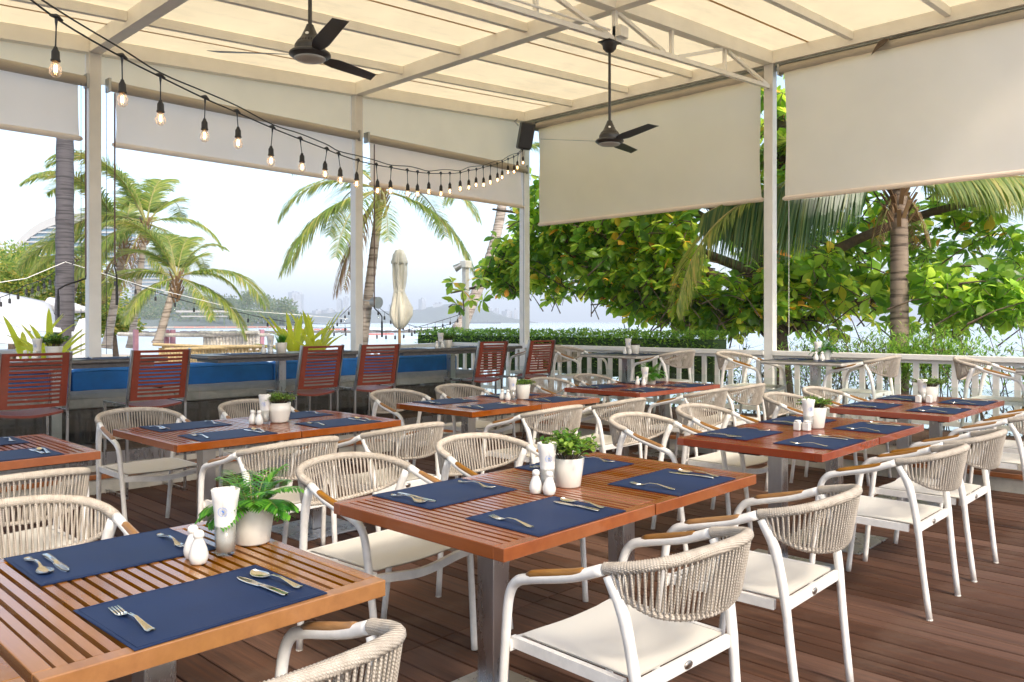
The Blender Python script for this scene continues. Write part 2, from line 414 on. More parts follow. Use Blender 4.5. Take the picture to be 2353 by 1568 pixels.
# --- glass balustrades standing in the channel
gb = empty('glass_balustrade', (3.3, 7.25, .28), label='low clear glass balustrade between bar stools and blue bench', cat='glass balustrade', group='glass balustrades on the step edge')
for i in range(6):
    x0 = -4.4 + i * 1.5; MB().b2((x0, -.006, .0), (x0 + 1.48, .006, .55)).build('glass_pane', M['pane'], gb)
gb2 = empty('glass_balustrade', (7.937, 2.9, .28), label='low clear glass balustrade along the right hand step by the white railing', cat='glass balustrade', group='glass balustrades on the step edge')
for i in range(6):
    y0 = -4.3 + i * 1.4; MB().b2((-.006, y0, .0), (.006, y0 + 1.38, .55)).build('glass_pane', M['pane'], gb2)

# --- roof frame
SL = .0725
def zb(X): return 4.48 - SL * (9.05 - X)           # underside of the main beams
frame = structure(MB().b2((-3.3, -3.3, 3.62), (-3.2, -3.2, 3.63)).build('roof_frame', M['white']))
BEX = [9.05, 5.94, 2.84, -.26]
for X in BEX:
    MB().b2((X - .055, .9, zb(X)), (X + .055, 8.42 - .0, zb(X) + .15)).build('main_beam', M['white'], frame)
def sloped(parent, name, x0, x1, y, w, h, drop, mat='white'):
    """rectangular bar along X following the roof fall; drop = underside below beam-underside line"""
    z0, z1 = zb(x0) + drop, zb(x1) + drop
    vs = [(x0, y - w / 2, z0), (x1, y - w / 2, z1), (x1, y + w / 2, z1), (x0, y + w / 2, z0), (x0, y - w / 2, z0 + h), (x1, y - w / 2, z1 + h), (x1, y + w / 2, z1 + h), (x0, y + w / 2, z0 + h)]
    return MB().add(vs, [(0, 3, 2, 1), (4, 5, 6, 7), (0, 1, 5, 4), (1, 2, 6, 5), (2, 3, 7, 6), (3, 0, 4, 7)]).build(name, M[mat], parent)
for a, b in ((-.26, 2.84), (2.84, 5.94), (5.94, 9.05)):
    for Y in (8.36, 4.365):
        sloped(frame, 'cross_beam', a + .057, b - .057, Y, .11, .147, .001)
    for Y in (7.39, 6.41, 5.42, 3.40, 2.42, 1.42):
        sloped(frame, 'purlin', a + .057, b - .057, Y, .055, .085, .06)
roof = structure(MB().add([(-1.2, .85, zb(-1.2) + .156), (9.2, .85, zb(9.2) + .156), (9.2, 8.5, zb(9.2) + .156), (-1.2, 8.5, zb(-1.2) + .156)], [(0, 1, 2, 3)]).build('roof_membrane', M['roof']))  # unseen near edge cut short so the sun reaches in under the roof
for Y in (7.85, 5.85, 3.885, 1.9):
    sloped(roof, 'seam_strip', -.2, 9.0, Y, .028, .002, .151, 'seam')
# --- trusses hanging under the cross beam at Y=4.365
def tr_member(p, q, par, w=.035, nm='truss_member'):
    MB().bar(p, q, w, w).build(nm, M['white'], par)
def zc(X): return 4.215 - SL * (8.99 - X)           # chord centre line
tr = structure(MB().b2((5.92, 4.345, zc(5.94) + .02), (5.96, 4.385, zb(5.94))).build('roof_truss', M['white']))
def P3(X, z): return (X, 4.365, z)
for a, b in ((5.94, 8.99), (2.84, 5.90), (-.2, 2.80)):
    MB().bar(P3(a, zc(a)), P3(b, zc(b)), .045, .045).build('truss_chord', M['white'], tr)
    L = b - a
    for f in (.31, .66): tr_member(P3(a + L * f, zc(a + L * f) + .02), P3(a + L * f, zb(a + L * f)), tr)
    for f0, t0, f1, t1 in ((.01, 1, .27, 0), (.35, 0, .64, 1), (.68, 1, .985, 0)):
        xa, xb = a + L * f0, a + L * f1
        tr_member(P3(xa, zb(xa) - .01 if t0 else zc(xa) + .02), P3(xb, zb(xb) - .01 if t1 else zc(xb) + .02), tr)
MB().tube([(1.0, 4.32, zc(1.0) + .05), (3, 4.32, zc(3) + .05), (5.8, 4.32, zc(5.8) + .05)], .011, 8).build('conduit', M['white'], tr)
# --- posts
def post(x, y, zt, label):
    p = MB().b2((-.056, -.056, -.1), (.056, .056, zt)).build('post', M['postwhite'], loc=(x, y, .28), label=label, cat='post', group='white square posts carrying the roof')
    bevel(p, .004, 2); p.location.z = .28; return p
for x, y, lab in ((2.84, YL, 'white square post left of centre, between the two left grey blinds'), (5.94, YL, 'white square post behind the bench, right of the yellow green planter'),
                  (9.05, YL, 'white square corner post under the black speaker'), (9.05, 4.365, 'white square post carrying the truss, left of the widest blind'),
                  (9.05, .37, 'white square post beyond the right edge of the view')):
    if y > .5: post(x, y, zb(x) - .28 - .001, lab)
# --- fascia cloth between left beam and blinds
for i, (a, b) in enumerate(((-.26, 2.78), (2.90, 5.88), (6.0, 8.99))):
    vs = [(a, 8.40, 3.76), (b, 8.40, 3.76), (b, 8.40, zb(b) + .01), (a, 8.40, zb(a) + .01)]
    f = MB().add(vs, [(0, 1, 2, 3)]).build('fascia_panel', M['fascia'], label=['cream fascia panel above the far left grey blind', 'cream fascia panel above the long middle left blind', 'cream fascia panel beside the black speaker'][i], cat='fascia panel', group='cream fascia panels under the eave')
# --- roller blinds
def blind(name, axis, fixed, a, b, ztube, zbot, tr_, mat, label, lean=0, rnd=0, hem=True):
    mid = (a + b) / 2; L = b - a
    loc = (mid, fixed, 0) if axis == 'x' else (fixed, mid, 0)
    root = empty('roller_blind', loc, label=label, cat='roller blind', group='roller blinds on the open sides')
    rr = R.random() * 9
    def P(u, off, z): return (u, off, z) if axis == 'x' else (off, u, z)
    n = 40
    MB().tube([P(-L / 2 - .05, 0, ztube), P(L / 2 + .05, 0, ztube)], tr_, 20).build('roller_tube', M['rolltube'], root, smooth=False)
    def fn(u, v):
        z = (ztube - tr_ * .6) * (1 - v) + zbot * v; uu = (u - .5) * L
        amp = .026 * math.sin(v * math.pi) + .006
        off = amp * noise.noise(Vector((uu * 1.3 + rr, z * .8, 1))) * 2 + .010 * noise.noise(Vector((uu * 7 + rr, z * .9, 4))) * (1 - v) ** .5 + lean * v
        edge = (.02 if axis == 'y' else .008) * math.sin(v * math.pi) * (1 if u == 1 else -1 if u == 0 else 0)
        z += .012 * math.sin(u * 5 + rr) * v
        return P(uu - edge, off + (tr_ if axis == 'x' else -tr_) * .7 * (1 - v), z)
    MB().grid(fn, n, 16).build('blind_cloth', M[mat], root, smooth=True)
    MB().tube([P(-L / 2 - .03, lean, zbot), P(-L / 2, lean, zbot), P(L / 2, lean, zbot), P(L / 2 + .03, lean, zbot)], [.012, .028, .028, .012], 12).build('hem_bar', M[mat], root)
    for s in (-1, 1):
        MB().b2(P(s * (L / 2 + .065) - .012, -.05, ztube - .06) if axis == 'x' else (-.05, s * (L / 2 + .065) - .012, ztube - .06), P(s * (L / 2 + .065) + .012, .05, ztube + .07) if axis == 'x' else (.05, s * (L / 2 + .065) + .012, ztube + .07)).build('bracket', M['zinc'], root)
    return root
blind('b', 'x', 8.32, -.2, 2.70, 3.74, 3.18, .05, 'blindgrey', 'grey roller blind at far left with its hem across the dark palm trunk')
blind('b', 'x', 8.32, 3.03, 5.87, 3.74, 3.17, .05, 'blindgrey', 'long grey roller blind behind the string lights between two left posts')
blind('b', 'x', 8.32, 6.13, 8.97, 3.74, 3.17, .05, 'blind', 'beige roller blind in the left bay next to the speaker corner')
blind('b', 'y', 9.05, 4.47, 8.05, 4.37, 2.885, .055, 'blind', 'deep beige roller blind behind the right fan')
blind('b', 'y', 9.05, .95, 4.18, 4.39, 2.870, .055, 'blind', 'widest beige roller blind, rightmost, above the coconut palm')
hs = simple('grey_green_rail', (.40, .42, .37), .6, .2, 10)
for a, b, w_ in ((4.43, 8.30, 'above the deep beige blind'), (.9, 4.30, 'above the widest blind')):
    hr_ = MB().b2((9.06, a, 4.40), (9.10, b, 4.478)).b2((9.035, a, 4.455), (9.059, b, 4.478)).build('blind_rail', hs, label='grey green rail ' + w_, cat='rail', group='rails above the right blinds')
# --- crank rods and cords
def crank(x, y, z0, z1, lab, dirx=-.35):
    c = empty('crank_rod', (x, y, z0), label=lab, cat='crank rod', group='blind crank rods')
    MB().tube([(0, 0, 0), (0, 0, z1 - z0)], .008, 8).build('rod', M['rust'], c)
    d = z1 - z0
    MB().tube([(0, 0, d), (0, 0, d - .03), (dirx * .75, 0, d - .10), (dirx, 0, d - .14), (dirx, 0, d - .20)], .008, 8).build('crank_arm', M['cordblack'], c)
    MB().tube([(dirx, 0, d - .20), (dirx, 0, d - .40)], .013, 8).build('handle', M['blackplastic'], c)
crank(2.735, 8.25, 3.66, 1.86, 'rusty blind crank with bent black handle left of the left post', -.24)
crank(3.00, 8.25, 3.66, 1.98, 'straight rusty blind crank hanging right of the left post', .02)
crank(6.13, 8.25, 3.66, 1.62, 'pale blind crank with bent black handle right of the middle post', .12)
for x, lab in ((2.70, 'thin blind cord left of the left post'), (2.93, 'thin blind cord between left post and straight crank'), (8.93, 'thin blind cord left of the corner post')):
    MB().tube([(x, 8.27, 3.70), (x, 8.27, 1.1)], .0025, 5).build('pull_cord', M['cordblack'], label=lab, cat='cord', group='thin blind cords')
MB().tube([(9.04, 4.13, 4.3), (9.04, 4.13, 1.08)], .003, 5).build('pull_cord', M['white'], label='white pull cord hanging right of the truss post', cat='cord', group='thin blind cords')
# --- white railing
rl = empty('railing', (XR, 4, .28), label='white timber railing along the right side of the deck', cat='railing', group='white railings')
def rail_run(root, p, q, seg_posts=()):
    p, q = Vector(p), Vector(q); L = (q - p).length; t = (q - p).normalized(); ang = math.atan2(t.y, t.x)
    Mz = Matrix.Rotation(ang, 3, 'Z')
    n = max(1, round(L / 3.6))
    for i in range(n):
        a, b = p + t * (L * i / n), p + t * (L * (i + 1) / n)
        o = MB().box((0, 0, 0), ((b - a).length - .003, .14, .055), Mz).build('top_rail', M['postwhite'], root, loc=(a + b) / 2 + Vector((0, 0, .765))); bevel(o, .005, 2)
        MB().box((0, 0, 0), ((b - a).length - .003, .05, .035), Mz).build('upper_rail', M['postwhite'], root, loc=(a + b) / 2 + Vector((0, 0, .719)))
        MB().box((0, 0, 0), ((b - a).length - .003, .05, .05), Mz).build('bottom_rail', M['postwhite'], root, loc=(a + b) / 2 + Vector((0, 0, .09)))
    me = MB().box((0, 0, 0), (.055, .035, .585), Mz).mesh('baluster', M['postwhite'])
    k = int(L / .182)
    for i in range(k):
        obj('baluster', me, root, p + t * ((i + .5) * L / k) + Vector((0, 0, .408)))
rail_run(rl, (0, .31, 0), (0, -5.6, 0)); rail_run(rl, (0, 4.30, 0), (0, .42, 0)); rail_run(rl, (0, 6.0, 0), (0, 4.42, 0))
rl2 = empty('railing', (9.05, 10.02, .28), label='white timber railing beyond the bench beside the closed parasol', cat='railing', group='white railings')
rail_run(rl2, (0, 0, 0), (-2.6, -.95, 0))
# ================================================================ FURNITURE
# --- rope back armchair; local +y is the way the sitter faces
def bez(pts, n):
    """catmull-rom through pts"""
    P = [Vector(p) for p in pts]; P = [2 * P[0] - P[1]] + P + [2 * P[-1] - P[-2]]; out = []
    for i in range(1, len(P) - 2):
        for k in range(n):
            t = k / n; a, b, c, d = P[i - 1], P[i], P[i + 1], P[i + 2]
            out.append(.5 * ((2 * b) + (-a + c) * t + (2 * a - 5 * b + 4 * c - d) * t * t + (-a + 3 * b - 3 * c + d) * t ** 3))
    out.append(P[-2]); return out
TOP = bez([(-.273, -.150, .740), (-.262, -.225, .756), (-.215, -.305, .776), (-.115, -.352, .790), (0, -.366, .794), (.115, -.352, .790), (.215, -.305, .776), (.262, -.225, .756), (.273, -.150, .740)], 14)
BOT = bez([(-.268, -.165, .700), (-.258, -.212, .668), (-.215, -.275, .632), (-.12, -.318, .610), (0, -.333, .602), (.12, -.318, .610), (.215, -.275, .632), (.258, -.212, .668), (.268, -.165, .700)], 14)
def along(curve, t):
    L = [0]
    for a, b in zip(curve[:-1], curve[1:]): L.append(L[-1] + (b - a).length)
    s = t * L[-1]
    for i in range(len(L) - 1):
        if s <= L[i + 1]:
            return curve[i].lerp(curve[i + 1], (s - L[i]) / max(1e-9, L[i + 1] - L[i]))
    return curve[-1]
def wrap_tube(curve, r, coils, sub=4, n=10):
    N = coils * sub; pts = [along(curve, i / N) for i in range(N + 1)]
    rs = [r + .0016 * (math.cos(2 * math.pi * i / sub)) for i in range(N + 1)]
    return MB().tube(pts, rs, n)
def strand_mb(k, NS, inner):
    t0 = (k + (.55 if inner else 0)) / NS; t1 = (k + (.05 if inner else .35)) / NS
    a = along(TOP, min(1, .03 + .94 * t0)); b = along(BOT, min(1, .03 + .94 * t1))
    out = Vector((a.x, a.y + .05, 0)).normalized() * (.010 if not inner else -.008)
    m = MB(); pts = [a + out * .8, a.lerp(b, .12) + out, a.lerp(b, .88) + out, b + out * 1.0, b + Vector((0, 0, -.009))] if not inner else [a + out, a.lerp(b, .5) + out * 1.0, b + out * .9]
    m.tube(pts, .0037, 5, False); return m
def make_chair(fine=True):
    root = empty('rope_chair')
    w = M['chairwhite']
    for s in (-1, 1):
        MB().tube(bez([(s * .235, -.285, .0), (s * .244, -.252, .28), (s * .250, -.236, .44), (s * .261, -.205, .62), (s * .270, -.160, .722)], 3), [.0145] * 3 + [.0155] * 3 + [.017] * 3 + [.019] * 3 + [.018], 12).build('rear_leg', w, root, smooth=True)
        MB().tube(bez([(s * .262, .285, 0), (s * .272, .26, .25), (s * .28, .236, .46), (s * .284, .218, .575), (s * .286, .185, .628), (s * .286, .125, .652), (s * .284, -.03, .692), (s * .276, -.145, .736)], 5), [.0145] * 10 + [.0155] * 10 + [.0165] * 16, 12, flat=1).build('arm_frame', w, root, smooth=True)
        ar = MB().tube(bez([(s * .2865, .135, .660), (s * .2855, .04, .6845), (s * .284, -.04, .704), (s * .281, -.085, .717)], 5), [.010] + [.0150] * 14 + [.012], 10).build('armrest', M['armwood'], root, smooth=True)
        MB().box((s * .249, .02, .425), (.020, .435, .034)).build('side_rail', w, root)
        MB().tube([(s * .235, -.285, .0), (s * .235, -.285, .006)], .0152, 10).build('foot_cap', M['seat'], root)
    o = MB().b2((-.243, -.237, .402), (.243, -.217, .442)).build('rear_rail', w, root); bevel(o, .004, 2)
    def fr(u, v):
        x = (u - .5) * .53; d = .022 * math.cos(math.pi * (u - .5)) ** 2
        return (x, .238 + (.010 if v in (0, 1) else -.010) * (1 if v in (0, .25, 1) else 1), 0)
    m = MB(); N = 16
    for i in range(N + 1):
        x = -.27 + .54 * i / N; d = -.026 * math.cos(math.pi * (i / N - .5)) ** 2
        m.v += [(x, .228, .400 + d), (x, .248, .400 + d), (x, .248, .434 + d), (x, .228, .434 + d)]
    for i in range(N):
        for j in range(4): m.f.append((i * 4 + j, i * 4 + (j + 1) % 4, (i + 1) * 4 + (j + 1) % 4, (i + 1) * 4 + j))
    m.m = [0] * len(m.f); m.build('front_rail', w, root)
    def sf(u, v):
        x = (u - .5) * .458; y = -.212 + .432 * v
        return (x, y, .4445 - .007 * v * v * math.cos(math.pi * (u - .5)) ** 2 - .004 * math.sin(math.pi * u) * math.sin(math.pi * v))
    mm = MB().grid(sf, 12, 10); g = [(x, y, z - .004) for x, y, z in mm.v]; n0 = len(mm.v)
    mm.v += g; f2 = [tuple(i + n0 for i in f[::-1]) for f in mm.f]; mm.f += f2; mm.m += [0] * len(f2)
    mm.build('seat', M['seat'], root)
    wrap_tube(TOP, .0168, 104 if fine else 50, 3 if fine else 2, 10 if fine else 8).build('back_rail', M['rope'], root, smooth=True)
    wrap_tube(BOT, .0095, 46, 3 if fine else 2, 7).build('lower_rail', M['rope'], root, smooth=True)
    NS = 40
    if fine:
        for k in range(NS):
            m = strand_mb(k, NS, False); m.merge(strand_mb(k, NS, True)); m.build('rope_strand', M['rope'], root, smooth=True)
    else:
        m = MB()
        for k in range(NS): m.merge(strand_mb(k, NS, False)); m.merge(strand_mb(k, NS, True))
        m.build('rope_weave', M['rope'], root, smooth=True, kind='stuff')
    bd = MB().lathe([(.0, .0), (.017, 0), (.020, .002), (.019, .004), (0, .0045)], 24)
    MB().merge(bd, Matrix.Translation((0, -.2372, .421)) @ Matrix.Rotation(rad(90), 4, 'X') @ Matrix.Diagonal((1, .62, 1, 1))).build('badge', M['badge'], root, smooth=True)
    return root
chair_fine = make_chair(True); chair_far = make_chair(False); cache(chair_fine); cache(chair_far)
used = {}
CH = {'g': 'white rope-back armchairs round the tables'}
def chair(x, y, face, label, fine=False, z=0, rz=0):
    src = chair_fine if fine else chair_far
    o = src if src.name not in used else copy_tree(src); used[src.name] = 1
    o.location = (x, y, z); o.rotation_euler = (0, 0, rad({'+y': 0, '-y': 180, '+x': -90, '-x': 90}[face] + rz))
    o['label'] = label; o['category'] = 'chair'; o['group'] = CH['g']; return o
# name, tables' left edges X, module width, Y0, Y1, wood, phrase
NEAR_OFF = -.18
chair(2.05, 1.475, '+y', 'white rope-back chair nearest the camera at lower right, maker badge on its rear rail', True, rz=-2)
chair(2.92, 1.475, '+y', 'white rope-back chair at right end of the front central table, just behind the nearest one', True, rz=1)
chair(2.12, 2.78, '-y', 'rope-back chair on far side of front central table beside its left placemat', True, rz=3)
chair(2.95, 2.83, '-y', 'rope-back chair behind the leafy pot of the front central table', True, rz=-3)
chair(.80, 1.60, '+y', 'rope-back chair cut off by the bottom edge, at the front left table', True, rz=2)
chair(.80, 2.80, '-y', 'big rope-back chair on far side of the front left table, left of the fern pot', True, rz=0)
chair(1.0, 4.02, '+y', 'rope-back chair at the left edge, in front of the left edge table', True, rz=0)
chair(.95, 5.38, '-y', 'rope-back chair mostly out of view at far left under the bar stool', False)
chair(2.28, 4.02, '+y', 'rope-back chair with badge just behind the fern pot', True, rz=2)
chair(3.1, 4.07, '+y', 'rope-back chair in front of right end of the left central table', True, rz=0)
chair(2.24, 5.52, '-y', 'rope-back chair on far side of left central table below the second bar stool', False)
chair(3.10, 5.50, '-y', 'rope-back chair on far side of left central table behind its flower pot', False)
chair(4.50, 4.08, '+y', 'rope-back chair in front of the left end of the middle rear table', False)
chair(5.30, 4.06, '+y', 'rope-back chair in front of the right end of the middle rear table', False)
chair(4.46, 5.45, '-y', 'rope-back chair on far side of the middle rear table, below the fourth bar stool', False)
chair(5.26, 5.50, '-y', 'rope-back chair on far side of the middle rear table, left of the trailing pot plant', False)
chair(6.62, 4.04, '+y', 'rope-back chair in front of left end of the rear central red table', False)
chair(7.38, 4.04, '+y', 'rope-back chair in front of right end of the rear central red table', False)
chair(6.58, 5.50, '-y', 'rope-back chair on far side of the rear central red table, left one', False)
chair(7.36, 5.52, '-y', 'rope-back chair on far side of the rear central red table behind the fern pot', False)
chair(4.36, 1.475, '+y', 'white rope-back chair at near side of the middle right table, left one', True)
chair(5.14, 1.475, '+y', 'white rope-back chair at near side of the middle right table, right one', True)
chair(4.40, 2.80, '-y', 'rope-back chair on far side of the middle right table, left one', True)
chair(5.20, 2.80, '-y', 'rope-back chair on far side of the middle right table, behind its left mats', False)
chair(6.60, 1.475, '+y', 'white rope-back chair at the near side of the far right table, left one', False)
chair(7.35, 1.475, '+y', 'white rope-back chair at the near side of the far right table by the steps', False)
chair(6.56, 2.80, '-y', 'rope-back chair on far side of the far right table, left one above the leafy pot', False)
chair(7.38, 2.82, '-y', 'rope-back chair on far side of the far right table, right one against the railing', False)
PL = .283
chair(8.12, 4.12, '-y', 'rope-back chair on the platform in front of the white truss post', False, PL, rz=0)
chair(8.2, 3.02, '+y', 'rope-back chair on the platform right of the grey railing table', False, PL, rz=0)
chair(8.15, 6.55, '-y', 'rope-back chair on the platform left of the farther grey table', False, PL)
chair(8.12, 5.28, '+y', 'rope-back chair on the platform right of the farther grey table', False, PL)
chair(8.25, 1.78, '-y', 'rope-back chair on the platform near the right edge beside the last grey table', False, PL)
chair(8.45, 7.6, '+y', 'rope-back chair in the far corner behind the last two bar stools', False, PL)

# --- slatted tables -------------------------------------------------
def make_table(w, d, wood_):
    root = empty('slatted_table'); m = M[wood_]; t = .042; zt = .75
    for s in (-1, 1):
        o = MB().box((0, s * (d / 2 - .021), zt - t / 2), (w, .042, t)).build('long_rail', m, root); bevel(o, .0025, 2)
        o = MB().box((s * (w / 2 - .018), 0, zt - t / 2), (.036, d - .085, t)).build('end_rail', m, root); bevel(o, .0025, 2)
    n = round((w - .08) / .0333); pitch = (w - .072) / n
    sl = MB().box((0, 0, 0), (pitch - .0122, d - .084, .034)).mesh('slat', m)
    for i in range(n):
        o = obj('slat', sl, root, (-w / 2 + .036 + pitch * (i + .5), 0, zt - .0175 + R.uniform(-.0004, .0004)))
    MB().b2((-w / 2 + .04, -.06, zt - .055), (w / 2 - .04, .06, zt - .036)).b2((-w / 2 + .04, -d / 2 + .045, zt - .052), (w / 2 - .04, -d / 2 + .085, zt - .036)).b2((-w / 2 + .04, d / 2 - .085, zt - .052), (w / 2 - .04, d / 2 - .045, zt - .036)).build('batten', M['dark'], root)
    o = MB().b2((-.042, -.042, .012), (.042, .042, zt - .062)).build('pedestal_column', M['steel'], root); bevel(o, .003, 2)
    MB().b2((-.17, -.17, zt - .061), (.17, .17, zt - .051)).build('top_plate', M['steel'], root)
    o = MB().b2((-.25, -.25, 0), (.25, .25, .011)).build('base_plate', M['steel'], root); bevel(o, .003, 2)
    return root
TB = [
 ('front left table', 'tochre', [(.06, .79), (.875, .805)], 2.135, .93, 1),
 ('front central table', 'tbrown', [(2.088, .795), (2.886, .785)], 2.085, .88, 0),
 ('middle right table', 'tred', [(4.40, .80), (5.215, .80)], 2.075, .845, 0),
 ('far right table', 'tred', [(6.60, .79), (7.40, .80)], 2.085, .845, 0),
 ('left edge table', 'tbrown', [(.33, .79), (1.13, .80)], 4.86, .93, 1),
 ('left central table', 'tbrown', [(2.27, .765), (3.04, .765)], 4.765, .92, 0),
 ('middle rear table', 'tbrown', [(4.465, .77), (5.24, .77)], 4.745, .90, 0),
 ('rear central table', 'tred', [(6.60, .75), (7.345, .735)], 4.745, .92, 0),
]
TWORD = {'tochre': 'ochre', 'tbrown': 'brown', 'tred': 'red'}
# --- cutlery prototypes (lie along +y, handle end towards -y), about 20 cm long
def prof_strip(rows, thick=.0022):
    """rows: (y, halfwidth, z, dish)"""
    m = MB(); N = 4
    for side in (0, 1):
        for (y, hw, z, dish) in rows:
            for i in range(N + 1):
                u = i / N * 2 - 1
                m.v.append((u * hw, y, z + dish * (1 - u * u) * -1 + (thick if side == 0 else 0)))
    k = len(rows); off = k * (N + 1)
    for r in range(k - 1):
        for i in range(N):
            a = r * (N + 1) + i
            m.f.append((a, a + 1, a + N + 2, a + N + 1)); m.f.append((off + a, off + a + N + 1, off + a + N + 2, off + a + 1))
        for i in (0, N):
            a = r * (N + 1) + i; m.f.append((a, a + N + 1, off + a + N + 1, off + a))
    m.m = [0] * len(m.f); return m
HANDLE = [(-.100, .004, .004, 0), (-.097, .0095, .003, 0), (-.085, .0095, .002, 0), (-.06, .0065, .006, 0), (-.02, .0038, .013, 0), (.015, .0032, .012, 0)]
def fork_mesh():
    m = prof_strip(HANDLE + [(.032, .0050, .006, .0), (.045, .0105, .002, .001), (.060, .0125, .0015, .002)])
    for j in range(4):
        x = -.0100 + j * .00667
        m.box((x, .080, .0045), (.0036, .042, .002), Matrix.Rotation(rad(7), 3, 'X'))
    return m
def spoon_mesh():
    return prof_strip(HANDLE + [(.030, .0045, .006, .0), (.040, .012, .004, .002), (.055, .019, .004, .006), (.072, .0205, .004, .008), (.088, .016, .005, .006), (.097, .008, .007, .002), (.100, .002, .008, 0)])
def knife_mesh():
    return prof_strip([(-.105, .004, .002, 0), (-.102, .0088, .002, 0), (-.06, .0085, .003, 0), (.0, .006, .003, 0), (.005, .008, .001, 0), (.05, .0105, .0005, 0), (.085, .0095, .0005, 0), (.105, .003, .0005, 0)], .0035)
FORK = fork_mesh().mesh('fork', M['chrome'], True); SPOON = spoon_mesh().mesh('spoon', M['chrome'], True); KNIFE = knife_mesh().mesh('knife', M['chrome'], True)
FORKW = fork_mesh().mesh('fork', M['brasscut'], True); SPOONW = spoon_mesh().mesh('spoon', M['brasscut'], True)
def mat_mesh():
    m = MB(); nx, ny = 14, 10; W2, H2 = .232, .168
    def fn(u, v):
        x = (u - .5) * 2 * W2; y = (v - .5) * 2 * H2
        return (x, y, .0026 + .0006 * math.sin(x * 21) * math.cos(y * 17))
    m.grid(fn, nx, ny); m.b2((-W2, -H2, .0003), (W2, H2, .0018))
    for a, b in (((-W2 + .008, -H2 + .008), (W2 - .008, -H2 + .009)), ((-W2 + .008, H2 - .009), (W2 - .008, H2 - .008)), ((-W2 + .008, -H2 + .008), (-W2 + .009, H2 - .008)), ((W2 - .009, -H2 + .008), (W2 - .008, H2 - .008))):
        m.b2((*a, .003), (*b, .0036))
    return m.mesh('placemat', M['placemat'])
MAT = mat_mesh()
def setting(x, y, z, face, where):
    s = 1 if face == '+y' else -1; a = rad(R.uniform(-1.5, 1.5)) + (0 if s == 1 else math.pi)
    if face in ('+x', '-x'): a = rad(-90 if face == '+x' else 90)
    Mz = Matrix.Rotation(a, 3, 'Z'); c = Vector((x, y, z))
    obj('placemat', MAT, loc=c, rz=a, label='navy placemat, ' + where, cat='placemat', group='navy placemats')
    def put(nm, me, dx, dy, dz, tw, cat):
        p = c + Mz @ Vector((dx, dy, .0036 + dz)); o = obj(nm, me, loc=p, rz=a + rad(tw), label='steel %s on the mat, %s' % (nm, where), cat=cat, group='%ss on the placemats' % nm if nm != 'knife' else 'knives on the placemats'); return o
    warm = face == '+y'
    put('fork', FORKW if warm else FORK, -.172 + R.uniform(-.008, .008), R.uniform(-.012, .012), 0, R.uniform(-4, 4), 'fork')
    put('knife', KNIFE, .150 + R.uniform(-.008, .008), R.uniform(-.012, .012), 0, R.uniform(-3, 3), 'knife')
    put('spoon', SPOONW if warm else SPOON, .190 + R.uniform(-.008, .008), R.uniform(-.012, .012), .0005, R.uniform(-6, 6), 'spoon')

